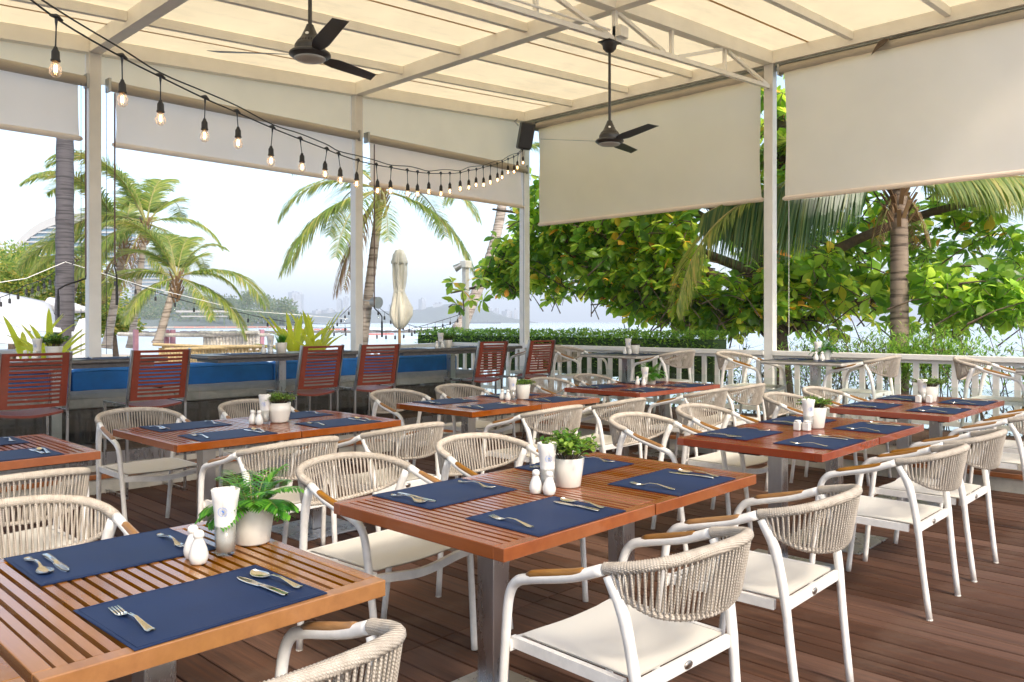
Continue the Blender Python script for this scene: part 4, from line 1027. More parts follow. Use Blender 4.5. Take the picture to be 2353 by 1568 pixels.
# --- foliage helpers
def clump_leaves(m, c, rx, ry, rz_, n, L, w, r, mi=0):
    for _ in range(n):
        d = Vector((r.gauss(0, 1), r.gauss(0, 1), r.gauss(0, 1))).normalized(); q = r.random() ** .4
        p = Vector((c[0] + d.x * rx * q, c[1] + d.y * ry * q, c[2] + d.z * rz_ * q))
        ld = (d + Vector((r.uniform(-1, 1), r.uniform(-1, 1), r.uniform(-.8, .6)))).normalized(); s = ld.cross(Vector((r.uniform(-1, 1), r.uniform(-1, 1), 1))).normalized() * w * .5
        e = p + ld * L * r.uniform(.6, 1.2); mid = p.lerp(e, .5)
        m.add([p, mid + s, e, mid - s], [(0, 1, 2, 3)], mi)
def frond_mesh(name, L, leafL, n, droop, mat, width=.022, lift=.0, seed=1, wind=(0, 0, 0), bare=.16, hang=.35, upv=.2):
    """coconut frond growing along +x from origin, arching"""
    r = random.Random(seed); m = MB(); p = Vector((0, 0, 0)); d = Vector((math.cos(lift), 0, math.sin(lift))); pts = []; K = 26
    wv = Vector(wind)
    for i in range(K + 1): pts.append(p.copy()); p = p + d * (L / K); d = (d + Vector((0, 0, -droop / K * (.4 + 1.3 * i / K))) + wv / K).normalized()
    m.tube(pts, [.022 * (1 - .9 * i / K) + .003 for i in range(K + 1)], 5, False, 1)
    for i in range(n):
        t = bare + (1 - bare) * i / (n - 1); k = min(K - 1, int(t * K)); a = pts[k].lerp(pts[k + 1], t * K - k); tg = (pts[k + 1] - pts[k]).normalized()
        sd = tg.cross(Z0); sd = sd.normalized() if sd.length > .05 else Vector((0, 1, 0)); up = sd.cross(tg)
        ll = leafL * (math.sin(math.pi * min(1, (t - bare) / (1 - bare) * .82 + .13)) ** .7) * r.uniform(.85, 1.1)
        for s in (-1, 1):
            q = a.copy(); dd = (sd * s * r.uniform(.75, 1.0) * (.35 if upv < 0 else 1) + tg * r.uniform(.45, .75) * (.5 if upv < 0 else 1) + (Vector((0, 0, upv)) if upv < 0 else up * upv * r.uniform(0, 1))).normalized(); w = width * r.uniform(.8, 1.1)
            n0 = len(m.v); S_ = 4
            for j in range(S_ + 1):
                ww = w * (.6, 1, .8, .45, .05)[j] * .5; sn = dd.cross(Vector((r.uniform(-.1, .1), 0, 1))); sn = sn.normalized() if sn.length > .05 else tg
                m.v += [tuple(q - tg * ww - up * ww * .3), tuple(q + tg * ww + up * ww * .3)]
                q = q + dd * (ll / S_); dd = (dd + Vector((0, 0, -hang * (.5 + .5 * j / S_) * r.uniform(.7, 1.3))) + wv * .35).normalized()
            for j in range(S_): m.f.append((n0 + 2 * j, n0 + 2 * j + 1, n0 + 2 * j + 3, n0 + 2 * j + 2)); m.m.append(0)
    return m.mesh(name, [mat, M['rachis']])
FR = {
 'tall': frond_mesh('frond', 2.7, .62, 120, 2.3, M['palm'], .034, 1.15, 21, hang=.35),
 'wind': frond_mesh('frond', 2.5, .66, 120, 1.7, M['palm'], .034, .8, 22, hang=.2, wind=(.0, .9, .15)),
 'up': frond_mesh('frond', 2.6, .66, 120, 1.5, M['palm'], .034, .75, 1, hang=.28),
 'side': frond_mesh('frond', 2.7, .74, 120, 1.9, M['palm'], .034, .35, 2, hang=.45),
 'low': frond_mesh('frond', 2.4, .72, 110, 1.6, M['palm'], .034, -.25, 3, hang=.55),
 'dry': frond_mesh('frond', 1.7, .55, 40, 1.0, M['palmdry'], .024, -1.0, 4, hang=.8),
}
def palm(base, top, r0, r1, fronds, label, scale=1.0, bend=(0, 0, 0), trunkmat='palmtrunk', fset=None, nuts=True, rings=None, group='coconut palms outside'):
    base, top = Vector(base), Vector(top); root = empty('palm_tree', base, label=label, cat='palm tree', group=group)
    v = top - base; pts = []; K = 60; rs = []
    for i in range(K + 1):
        t = i / K; pts.append(v * t + Vector(bend) * math.sin(math.pi * t)); q = r0 + (r1 - r0) * t
        rs.append(q * (1 + (.045 if i % 2 else -.02)) * (1 + .5 * math.exp(-t * 18)))
    MB().tube(pts, rs, 14).build('trunk', M[trunkmat], root, smooth=True)
    h = MB()
    for k in range(26):
        a = k * 2.4; z = -.55 * (k / 26); rr_ = r1 * 1.1 + .02
        h.bar(pts[-1] + Vector((math.cos(a) * rr_ * .6, math.sin(a) * rr_ * .6, z * scale - .02)), pts[-1] + Vector((math.cos(a) * rr_ * 1.7, math.sin(a) * rr_ * 1.7, z * scale + .20 * scale)), .05 * scale, .012)
    h.build('boot_fibres', M['palmdry'], root)
    for kind, az, sc, rx in fronds:
        o = obj('frond', (fset or FR)[kind], root, v + Vector((0, 0, .02)))
        o.rotation_euler = (rad(rx), 0, rad(az)); o.scale = (sc * scale,) * 3
    return root
RIGHTV = YAW - 90   # azimuth (deg) of the view's right-hand direction
def A_(deg): return RIGHTV + deg   # 0 = to the right of the view, 180 = to the left, 90 = away
# dark tall trunk close at left
b = far(148, 790, 14.5); t_ = far(150, -300, 14.5)
palm((b.x, b.y, SEA), (t_.x, t_.y, 9.6), .175, .12, [('side', A_(a), 1.3, 0) for a in range(0, 360, 40)], 'tall dark grey palm trunk at far left with ropes tied round it', trunkmat='darktrunk')
# wind-blown group left of centre
def pp(px0, py0, px1, py1, d): a = far(px0, py0, d); b = far(px1, py1, d); return (a.x, a.y, max(a.z, SEA)), (b.x, b.y, b.z)
wind_l = [('tall', 165, 1.0, 8), ('wind', 100, 1.05, 0), ('side', 185, .9, 12), ('tall', 200, 1.0, 0), ('wind', 60, .95, -10), ('tall', 225, 1.0, 0), ('tall', 95, .85, 0), ('low', 175, .8, 0), ('side', 15, .7, 0), ('low', -25, .75, 0), ('low', 230, .8, 0), ('tall', 20, .65, 0), ('wind', 140, .9, 0), ('tall', 130, .9, 0)]
bb, tt = pp(362, 790, 406, 640, 19)
palm(bb, tt, .10, .075, [(k, A_(a), s * .85, x) for k, a, s, x in wind_l] + [('low', A_(5), .9, 0), ('side', A_(-5), .9, 0)], 'wind-blown coconut palm in the open beside the distant tower', 1.05, trunkmat='paletrunk')
bb, tt = pp(300, 800, 336, 515, 22)
palm(bb, tt, .09, .075, [(k, A_(a), s * 1.1, x) for k, a, s, x in wind_l[:11]] + [('dry', A_(150), 1, 0), ('dry', A_(240), 1.1, 0)], 'taller wind-blown palm just left of the single leaning one', 1.1, trunkmat='paletrunk')
bb, tt = pp(245, 800, 286, 560, 24)
palm(bb, tt, .12, .10, [(k, A_(a + 10), s * 1.15, x) for k, a, s, x in wind_l[:10]] + [('dry', A_(200), 1.2, 0), ('dry', A_(170), 1.0, 0)], 'thick leaning palm trunk right of the left post with crown hidden in leaves', 1.15, trunkmat='paletrunk')
bb, tt = pp(160, 700, 185, 600, 26)
palm(bb, tt, .10, .09, [('up', A_(a), .8, 0) for a in (20, 70, 110, 160, 200, 240, 320)] + [('side', A_(a), .8, 0) for a in (0, 180, 230)], 'small fan of palm fronds behind the dark trunk at far left', .8)
# centre palm
FRC = {'up': frond_mesh('frond', 2.6, .66, 90, 1.5, M['palm'], .030, .75, 31, hang=.30), 'side': frond_mesh('frond', 2.7, .74, 90, 1.9, M['palm'], .030, .35, 32, hang=.5), 'low': frond_mesh('frond', 2.4, .70, 80, 1.6, M['palm'], .030, -.25, 33, hang=.6), 'dry': FR['dry']}
bb, tt = pp(828, 830, 876, 440, 15)
palm(bb, tt, .10, .075, [('low', A_(183), 1.0, 0), ('side', A_(190), .80, 0), ('low', A_(205), 1.05, 0), ('low', A_(-6), 1.0, 0), ('side', A_(-14), .82, 0), ('low', A_(250), .9, 0), ('low', A_(-75), .7, 0), ('up', A_(150), 1.0, 0), ('up', A_(40), 1.0, 0), ('up', A_(90), 1.0, 0), ('side', A_(130), .9, 0), ('side', A_(60), .9, 0), ('dry', A_(225), 1.2, 0), ('dry', A_(190), 1.1, 0), ('dry', A_(205), 1.25, 0)],
     'coconut palm behind the middle left post with arching fronds either side', 1.0, fset=FRC, trunkmat='paletrunk')
bb, tt = pp(1055, 760, 1165, 350, 24)
palm(bb, tt, .17, .13, [('side', A_(180), 1.0, 0), ('low', A_(200), 1.0, 0), ('side', A_(160), 1.1, 0), ('up', A_(90), 1, 0), ('side', A_(0), 1, 0), ('low', A_(175), .9, 0)], 'curved leaning palm trunk left of the corner post', 1.1, trunkmat='paletrunk', bend=(CT * 0 + .35 * ST, -.35 * CT, 0))
# right palm in front of the big tree, fronds hanging in view
FR2 = {
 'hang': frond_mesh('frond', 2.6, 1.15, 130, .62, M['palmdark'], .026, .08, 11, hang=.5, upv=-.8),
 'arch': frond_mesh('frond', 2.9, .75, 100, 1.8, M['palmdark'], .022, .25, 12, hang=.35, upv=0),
 'yell': frond_mesh('frond', 2.3, .78, 110, 2.3, M['palm'], .026, -.25, 13, hang=.30, upv=0),
 'up': FR['up'], 'dry': FR['dry'],
 'short': frond_mesh('frond', 2.6, .62, 110, .55, M['palm'], .024, .12, 15, hang=.5, upv=-.6),
}
bb, tt = pp(2068, 1050, 2066, 425, 9.9)
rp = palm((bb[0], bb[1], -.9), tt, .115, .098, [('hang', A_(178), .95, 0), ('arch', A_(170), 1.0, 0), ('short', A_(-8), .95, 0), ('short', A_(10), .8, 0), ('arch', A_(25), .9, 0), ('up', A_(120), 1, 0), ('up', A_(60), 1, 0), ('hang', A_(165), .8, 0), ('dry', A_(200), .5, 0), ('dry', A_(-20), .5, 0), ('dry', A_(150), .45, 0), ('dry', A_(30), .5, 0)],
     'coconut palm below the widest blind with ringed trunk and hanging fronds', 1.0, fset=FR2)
o = obj('frond', FR2['yell'], rp, far(1795, 436, 10.0) - rp.location); o.rotation_euler = (0, 0, rad(A_(188))); o.scale = (.95,) * 3
m = MB(); leaf(m, Vector((0, 0, 0)), Vector((ST * -.8, CT * .8, -.35)), Vector((-.3, -.6, .7)), .22, .085, .35, .5); m.tube([(0, 0, 0), (.03, -.25, .02), (.02, -.55, .05)], .004, 5)
m.build('fallen_leaf', M['bark'], loc=(9.0, 2.98, 4.452), label='withered leaf and twig caught above the widest blind', cat='leaf')

# --- big broad-leaved tree on the right
big = empty('sea_almond_tree', (11.0, 5.1, -.9), label='large broad-leaved sea almond tree filling the right side behind the railing', cat='tree')
bo = Vector(big.location)
def limb(pts, r): return MB().tube(bez(pts, 5), [r[0] + (r[1] - r[0]) * i / (5 * (len(pts) - 1)) for i in range(5 * (len(pts) - 1) + 1)], 9)
limb([(0, 0, 0), (.05, .05, 1.2), (-.05, .1, 2.2), (.1, .2, 3.4), (.3, .1, 5.4)], (.19, .12)).build('trunk', M['bark'], big, smooth=True)
for pts in ([(0, .1, 2.4), (-.2, 1.2, 3.1), (.1, 2.8, 3.3), (.2, 5.0, 3.2), (-.1, 7.0, 2.9)], [(.05, .1, 2.9), (.5, -1.2, 3.6), (.9, -2.6, 3.9), (1.2, -4.2, 3.5)], [(0, .1, 2.0), (.4, 1.0, 2.6), (1.0, 2.2, 2.7), (1.6, 3.5, 2.4)],
            [(0, .1, 2.7), (-.3, .6, 3.7), (-.6, 1.8, 4.6)], [(0, 0, 2.2), (.8, -.8, 2.6), (1.5, -2.0, 2.7), (2.0, -3.4, 2.6)], [(.1, .2, 3.2), (.0, 2.2, 4.4), (.1, 4.2, 4.7)], [(-.0, .1, 2.9), (-.1, 1.9, 3.6), (-.2, 3.9, 4.1), (-.5, 5.4, 4.4)]):
    limb(pts, (.085, .02)).build('limb', M['bark'], big, smooth=True)
def rosette(seed):
    r = random.Random(seed); m = MB(); n = r.randint(6, 9); tilt = Vector((r.uniform(-.4, .4), r.uniform(-.4, .4), 1)).normalized()
    for i in range(n):
        a = i / n * 6.283 + r.uniform(-.3, .3); d = Vector((math.cos(a), math.sin(a), r.uniform(-.35, .55)))
        d = (d - tilt * .15).normalized(); L = r.uniform(.15, .24)
        leaf(m, d * .012, d, tilt, L, L * .56, .22, r.uniform(.1, .6), sh=(.08, .35, .75, 1, .85, .15))
    m.tube([(0, 0, 0), (r.uniform(-.05, .05), r.uniform(-.05, .05), -.16)], [.006, .004], 4, False, 1)
    return m
ROS = [rosette(40 + i) for i in range(9)]; ROSM = [m.mesh('leaf_cluster', [M['almond'], M['bark']]) for m in ROS]
rr = random.Random(77); pos = []
def in_view_top(p):
    return True
# volumes: (centre relative to world, radii, count)
VOL = [((10.6, 7.3, 2.75), (.6, 2.0, 1.25), 430), ((10.7, 9.3, 2.65), (.6, 1.3, .85), 190), ((11.0, 5.2, 2.8), (.5, 1.5, 1.4), 310), ((11.9, 3.6, 2.6), (.6, 1.5, 1.25), 190), ((12.3, 2.2, 2.4), (1.1, 1.1, 1.15), 150), ((11.2, 4.4, 1.95), (.7, 1.5, .7), 140), ((10.6, 6.3, 1.95), (.6, 1.6, .5), 230), ((10.9, 3.0, 1.7), (.5, 1.2, .45), 110), ((10.35, 7.2, 1.85), (.4, 1.4, .4), 200), ((10.5, 5.8, 1.6), (.4, 1.0, .35), 110),
       ((10.9, 6.2, 4.4), (1.1, 2.6, .9), 200), ((11.6, 3.4, 4.2), (1.1, 2.0, .9), 160), ((10.4, 8.9, 3.5), (.5, .9, .9), 80), ((10.9, 10.5, 2.35), (.4, .75, .42), 60), ((12.8, 1.35, 2.0), (.6, .5, .8), 60), ((10.1, 8.3, 4.3), (.35, .35, .9), 50)]
for c, rad3, n in VOL:
    n = int(n * 1.55)
    for _ in range(n):
        d = Vector((rr.gauss(0, 1), rr.gauss(0, 1), rr.gauss(0, 1))).normalized() * rr.random() ** .38
        p = Vector((c[0] + d.x * rad3[0], c[1] + d.y * rad3[1], c[2] + d.z * rad3[2]))
        if noise.noise(p * .9) < (-.22 if p.y > 4.2 else -.06): continue
        pos.append(p)
for p in [far(1040, 650, 13.2), far(1062, 668, 13), far(1085, 690, 13), far(1100, 640, 13.0), far(1050, 700, 13.2), far(1110, 690, 12.8), far(2330, 640, 13), far(2350, 600, 13.5)]: pos.append(p)
pos.sort(key=lambda p: p.x * CT + p.y * ST)
rest = MB()
for i, p in enumerate(pos):
    az = rr.uniform(0, 6.28); rx = rr.uniform(-.9, .9); ry = rr.uniform(-.9, .9); sc = rr.uniform(.7, 1.08)
    if i < 280:
        o = obj('leaf_cluster', ROSM[i % 9], big, p - bo); o.rotation_euler = (rx, ry, az); o.scale = (sc,) * 3
    else:
        rest.merge(ROS[i % 9], Matrix.Translation(p - bo) @ Matrix.Rotation(az, 4, 'Z') @ Matrix.Rotation(ry, 4, 'Y') @ Matrix.Rotation(rx, 4, 'X') @ Matrix.Scale(sc, 4))
rest.build('foliage', [M['almond'], M['bark']], big, kind='stuff')
tw = MB()
for i in range(0, len(pos), 3):
    p = pos[i]; q = p + Vector((rr.uniform(-.3, .3), rr.uniform(-.5, .5) + (5.1 - p.y) * .05, rr.uniform(-.5, .1))); tw.tube([p - bo, p.lerp(q, .5) - bo + Vector((0, 0, .03)), q - bo], [.005, .008, .012], 4, False)
tw.build('twigs', M['bark'], big, kind='stuff')

# --- hedge and shrubs behind the railing
def hedge(name, p, q, h0, h1, wd, n, L, label, mat='hedge', cat='hedge', lw=.5):
    p, q = Vector(p), Vector(q); root = empty(name, (p + q) / 2, label=label, cat=cat); m = MB(); r = random.Random(int(p.y * 100)); tv = (q - p); nv = Vector((-tv.y, tv.x, 0)).normalized(); c0 = (p + q) / 2
    for _ in range(n):
        t = r.random(); a = r.uniform(-1, 1); z = r.random() ** .55
        bump_ = .05 * noise.noise(Vector((t * 14, 0, 3))) + .03 * noise.noise(Vector((t * 50, a, 3)))
        c = p + tv * t + nv * wd * a * (.6 + .4 * z); c.z = h0 + (h1 + bump_ - h0) * z
        d = Vector((r.uniform(-1, 1), r.uniform(-1, 1), r.uniform(-.1, 1.2))).normalized()
        leaf(m, c - c0, d, Vector((r.uniform(-.5, .5), r.uniform(-.5, .5), 1)), L * r.uniform(.7, 1.3), L * lw, .3, .3, sh=(.1, 1, .7, 0))
    m.build('foliage', M[mat], root, kind='stuff')
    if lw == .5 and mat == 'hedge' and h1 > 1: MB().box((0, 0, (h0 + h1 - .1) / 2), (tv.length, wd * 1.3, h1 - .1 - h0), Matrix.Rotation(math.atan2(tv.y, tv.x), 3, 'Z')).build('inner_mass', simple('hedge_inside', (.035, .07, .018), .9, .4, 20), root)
    b = MB()
    for i in range(int(tv.length * 5)):
        t = r.random(); c = p + tv * t - c0 + nv * r.uniform(-wd, wd) * .4; b.tube([(c.x, c.y, -c0.z - .9), (c.x + r.uniform(-.1, .1), c.y + r.uniform(-.1, .1), h0 * .5 + h1 * .5 - c0.z)], .008, 4, False)
    b.build('stems', M['bark'], root, kind='stuff')
    return root
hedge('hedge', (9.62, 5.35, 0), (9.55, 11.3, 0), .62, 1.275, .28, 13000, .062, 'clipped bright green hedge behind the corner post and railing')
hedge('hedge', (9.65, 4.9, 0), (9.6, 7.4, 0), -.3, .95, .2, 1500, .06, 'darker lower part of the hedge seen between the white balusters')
def twiggy(name, c, h, sp, ns, nl, label, L=.06, mat='twigleaf', top=None, group='thin shrubs behind the railing', dens=None):
    c = Vector(c); root = empty(name, c, label=label, cat='shrub', group=group); r = random.Random(int(c.x * 37 + c.y * 91)); b = MB(); lv = MB()
    for s in range(ns):
        a = r.uniform(0, 6.28); p = Vector((r.uniform(-.1, .1), r.uniform(-.15, .15), 0)); d = Vector((math.cos(a) * sp, math.sin(a) * sp, 1)).normalized(); hh = h * r.uniform(.7, 1.05); pts = [p.copy()]; K = 9
        for k in range(K): p = p + d * (hh / K); d = (d + Vector((r.uniform(-.2, .2), r.uniform(-.2, .2), .05))).normalized(); pts.append(p.copy())
        b.tube(pts, [.010 * (1 - k / (K + 1)) + .0015 for k in range(K + 1)], 4, False)
        for j in range(nl):
            t = r.uniform(.25, 1); k = min(K - 1, int(t * K)); q = pts[k].lerp(pts[k + 1], t * K - k)
            bd = Vector((r.uniform(-1, 1), r.uniform(-1, 1), r.uniform(0, 1))).normalized(); e = q + bd * r.uniform(.05, .28); b.tube([q, e], [.003, .001], 3, False)
            for _ in range(3):
                x = q.lerp(e, r.uniform(.3, 1)); leaf(lv, x, Vector((r.uniform(-1, 1), r.uniform(-1, 1), r.uniform(-.7, .8))).normalized(), Z0, L * r.uniform(.6, 1.2), L * .34, .2, .2, sh=(.2, 1, .6, 0))
    b.build('branches', M['bark'], root, kind='stuff'); lv.build('foliage', M[mat], root, kind='stuff')
spots = [(5.15, 1.25, 'dense'), (4.7, 1.2, 'd'), (4.0, 1.3, 'sparse'), (3.55, 1.4, 'd'), (3.0, 1.35, ''), (2.55, 1.5, ''), (2.1, 1.6, 'd'), (1.7, 1.7, 'd'), (1.25, 1.6, ''), (.8, 1.7, 'd')]
WHERE = ['between the truss post and the clipped hedge', 'directly left of the truss post', 'directly right of the truss post', 'behind the pale edged platform table', 'left of the ringed palm trunk', 'around the foot of the ringed palm trunk', 'right of the ringed palm trunk', 'behind the far right table pot plant', 'near the right edge behind the last platform chair', 'at the very right edge of the view']
for i, (y, h, k) in enumerate(spots):
    twiggy('shrub', (9.75 + .12 * (i % 3), y, -.35), h + .35, .35, 11 if k else 7, 16 if k else 8, 'thin leafy shrub %s' % WHERE[i], mat='twigleaf')
for y, z, n, lab in ((4.1, 1.10, 340, 'bright leafy shrub top showing over the rail right of the truss post'), (3.25, 1.14, 420, 'bright leafy shrub top just left of the ringed palm trunk'), (2.75, 1.18, 560, 'round bright shrub in front of the ringed palm trunk'), (1.55, 1.10, 260, 'feathery shrub top over the rail near the right edge')):
    m = MB(); r = random.Random(int(y * 50)); root = empty('shrub', (9.95, y, z - .3), label=lab, cat='shrub', group='leafy shrub tops over the rail')
    for _ in range(n * 6):
        d = Vector((r.gauss(0, 1) * .28, r.gauss(0, 1) * .26, r.gauss(0, 1) * .15 + .12)); leaf(m, d, Vector((r.uniform(-1, 1), r.uniform(-1, 1), r.uniform(-.2, 1.1))).normalized(), Z0, r.uniform(.05, .10), .020, .2, .2, sh=(.2, 1, .6, 0))
    m.build('foliage', M['hedge'], root, kind='stuff')
    b = MB()
    for _ in range(9): b.tube([(r.uniform(-.1, .1), r.uniform(-.1, .1), -.9), (r.uniform(-.3, .3), r.uniform(-.3, .3), .25)], .006, 4, False)
    b.build('branches', M['bark'], root, kind='stuff')

# --- bromeliad planters
def bromeliad(x, y, z, label, seed, sc=1.0):
    root = empty('bromeliad', (x, y, z), label=label, cat='planter', group='yellow green bromeliads behind the bench'); r = random.Random(seed)
    MB().lathe([(0, -.45), (.17, -.45), (.22, 0), (.20, 0), (.18, -.04), (0, -.04)], 24).build('pot', M['pot'], root, smooth=True)
    for g in (-.13, .13):
        for k in range(13):
            a = r.uniform(0, 6.283); el = r.uniform(.45, 1.3); m = MB(); L = sc * r.uniform(.48, .68)
            d = Vector((math.cos(a) * math.cos(el), math.sin(a) * math.cos(el), math.sin(el))); s = d.cross(Z0).normalized(); p = Vector((g * ST + .02 * math.cos(a), -g * CT + .02 * math.sin(a), -.03)); N = 9
            for i in range(N + 1):
                w = .030 * (1, 1.0, 1.05, 1.1, 1.12, 1.1, 1.0, .85, .6, .04)[i] * sc; u = s.cross(d)
                m.v += [tuple(p - s * w + u * w * .35), tuple(p), tuple(p + s * w + u * w * .35)]; p = p + d * (L / N); d = (d + Vector((0, 0, -.055))).normalized()
            for i in range(N): q = i * 3; m.f += [(q, q + 1, q + 4, q + 3), (q + 1, q + 2, q + 5, q + 4)]; m.m += [0, 0]
            m.build('leaf', M['brom'], root, smooth=True)
bp_ = far(700, 822, 10.3); bromeliad(bp_.x, bp_.y, bp_.z, 'yellow green bromeliad planter behind the third bar stool', 3, 1.15)
bp_ = far(88, 838, 8.6); bromeliad(bp_.x, bp_.y, bp_.z, 'yellow green bromeliad planter behind the left bar table at far left', 4, 1.05)

# --- closed parasol
pu = far(918, 812, 16); par = empty('parasol', (pu.x, pu.y, pu.z - 1.6), label='closed cream parasol tied at its waist standing beyond the bench', cat='parasol')
MB().tube([(0, 0, 0), (0, 0, 2.4)], .030, 12).build('pole', M['parwood'], par)
def pz(y): return 1.42 - (y - 739) * 16 / 1840 - (pu.z - 1.6)
def folds(a, i): return (1 + .17 * math.sin(6 * a + i * .55) + .10 * math.sin(13 * a - i * .5)) * (1 + (.45 * max(0, math.cos(a - rad(RIGHTV))) ** 2 if i in (3, 4) else .2 * max(0, math.cos(a - rad(RIGHTV))) if i in (2, 5) else 0))
prof = [(.03, pz(757)), (.09, pz(752)), (.135, pz(741)), (.175, pz(724)), (.17, pz(708)), (.135, pz(688)), (.100, pz(670)), (.112, pz(655)), (.128, pz(630)), (.128, pz(600)), (.11, pz(585)), (.06, pz(575)), (0, pz(573))]
MB().lathe(prof, 60, wob=folds).build('canopy', M['umb'], par, smooth=True)
MB().lathe([(.142, pz(607)), (.152, pz(602)), (.125, pz(590)), (.09, pz(576)), (0, pz(572))], 50, wob=lambda a, i: 1 + (.14 * math.sin(6 * a) if i < 2 else .05 * math.sin(6 * a))).build('vent_cap', M['umb'], par, smooth=True)
MB().lathe([(.108, pz(673)), (.112, pz(670)), (.108, pz(667))], 40).build('tie_strap', M['umb'], par)
if 0: m = MB(); leaf(m, Vector((.05, -.05, pz(676))), Vector((ST * .75, -CT * .75, -.9)), Vector((-CT, -ST, 0)), .36, .18, .3, 0, sh=(.3, .8, 1, .7)); m.build('loose_panel', M['umb'], par)

# --- light column with floodlight
lp = far(1070, 800, 14.5); col_ = empty('lamp_column', (lp.x, lp.y, -.9), label='slim white lamp column with a floodlight on top, beside the hedge', cat='lamp column')
zt_ = 1.42 - (616 - 739) * 14.5 / 1840 + .9
o = MB().b2((-.045, -.045, 0), (.045, .045, zt_)).build('column', M['postwhite'], col_); o = MB().b2((-.08, -.08, zt_), (.08, .08, zt_ + .13)).build('head', M['white'], col_); bevel(o, .01)
MB().tube([(-.08 * ST, .08 * CT, zt_ + .05), (-.20 * ST, .20 * CT, zt_ - .02)], [.05, .07], 12).build('floodlight', M['zinc'], col_)
fl = far(857, 694, 14.8); fd = empty('floodlight', fl, label='round floodlight on the centre palm trunk', cat='floodlight')
MB().tube([(0, 0, 0), (-.09 * CT + .12 * ST, -.09 * ST - .12 * CT, -.02)], [.09, .11], 16).build('housing', M['zinc'], fd); MB().tube([(-.25 * ST, .25 * CT, .03), (0, 0, .02)], .014, 6).build('arm', M['zinc'], fd)
sg = far(1058, 748 - 38, 22); MB().box((0, 0, 0), (.22, .05, .34), Matrix.Rotation(rad(30), 3, 'Z')).build('sign_box', M['blackplastic'], loc=sg, label='small dark box fixed to the base of the leaning palm', cat='box')

# --- outdoor string lights
def outline(name, pts, n, sag, drop, lit, label, thick=.008, pale=False):
    P = [Vector(p) for p in pts]; root = empty('string_lights', P[0], label=label, cat='string lights', group='outdoor festoon lights'); cur = []
    for a, b in zip(P[:-1], P[1:]):
        for i in range(13): t = i / 12; q = a.lerp(b, t); q.z -= sag * 4 * t * (1 - t); cur.append(q - P[0])
    cur = [c for i, c in enumerate(cur) if i == 0 or (c - cur[i - 1]).length > 1e-4]
    MB().tube(cur, thick, 6).build('cable', M['cordblack'], root)
    for k in range(n):
        p = along(cur, (k + .5) / n); m = MB().tube([p, p + Vector((0, 0, -drop))], .005, 4).lathe([(0, 0), (.022, -.01), (.026, -.09), (.02, -.10), (0, -.10)][::-1], 8, p + Vector((0, 0, -drop)))
        s = m.build('socket', M['cordblack'], root); MB().lathe([(.018, -.10), (.036, -.15), (.02, -.19), (0, -.195)][::-1], 9, p + Vector((0, 0, -drop))).build('bulb_glass', M['glass'], s, smooth=True)
outline('a', [far(240, 625, 17), far(560, 720, 19.5), far(815, 742, 20)], 13, .12, .10, 0, 'sloping festoon of unlit bulbs from the left post to behind the middle post')
MB().tube([far(150, 602, 14.3), far(320, 655, 16.5), far(560, 714, 19.5), far(800, 733, 20)], .007, 6).build('rope', M['white'], label='pale rope from the dark palm trunk running down to the right', cat='rope')
MB().tube([far(-40, 655, 14.3), far(60, 640, 14.2), far(148, 603, 14.3)], .007, 6).build('rope', M['white'], label='pale rope tied round the dark trunk running to the left edge', cat='rope')
outline('b', [far(-30, 690, 15), far(60, 655, 15), far(135, 618, 14.6)], 10, .05, .08, 0, 'festoon of clear bulbs at the far left edge over the tree leaves')
outline('c', [far(735, 765, 23), far(806, 703, 22)], 8, .04, .10, 0, 'short festoon rising to the middle post from the left')
outline('d', [far(862, 700, 20), far(930, 742, 21), far(985, 752, 22), far(1050, 738, 22)], 12, .05, .10, 0, 'festoon of small bulbs right of the closed parasol')
outline('e', [far(835, 758, 21), far(920, 762, 21), far(1060, 722, 22)], 12, .02, .10, 0, 'lower festoon crossing behind the closed parasol')
outline('f', [far(700, 753, 22), far(835, 752, 22)], 5, .02, .12, 0, 'level festoon between the planter and the middle post')

# --- white canopies at far left
def sheet(name, fn, nu, nv, mat, label, cat, thick=.02):
    o = MB().grid(fn, nu, nv).build(name, M[mat], smooth=True, label=label, cat=cat); sm = o.modifiers.new('solid', 'SOLIDIFY'); sm.thickness = thick; return o
def quadsurf(a, b, c, d, sag):
    def fn(u, v): p = a.lerp(b, u).lerp(d.lerp(c, u), v); p.z -= sag * math.sin(math.pi * u) * math.sin(math.pi * v); return tuple(p)
    return fn
sheet('tent_roof', quadsurf(far(-260, 620, 18), far(112, 696, 17), far(143, 765, 14), far(-300, 740, 13), .1), 14, 10, 'tent', 'big white canopy roof at far left in front of the trees', 'canopy')
sheet('tent_roof', quadsurf(far(-200, 700, 13.5), far(40, 752, 13), far(125, 795, 11.5), far(-200, 782, 11), .05), 12, 8, 'tent', 'lower white canopy at far left behind the bromeliad', 'canopy')
MB().tube([far(112, 700, 17), far(150, 706, 17), far(197, 712, 17)], [.16, .15, .06], 12).build('rolled_awning', M['tent'], label='rolled white awning behind the dark trunk', cat='awning')
a = far(172, 752, 13.5); MB().tube([(a.x, a.y, -1.2), (a.x, a.y, 1.25)], .05, 12).build('tent_pole', M['white'], label='white canopy pole behind the dark trunk', cat='pole')
st_ = far(198, 800, 12.5); m = MB()
MB().lathe([(.22, -1.0), (.26, -.6), (.20, .2), (.10, .45), (0, .47)], 24, wob=lambda a, i: 1 + .08 * math.sin(6 * a)).build('draped_cloth', M['tent'], loc=st_, label='white draped cloth left of the left post', cat='cloth', smooth=True)
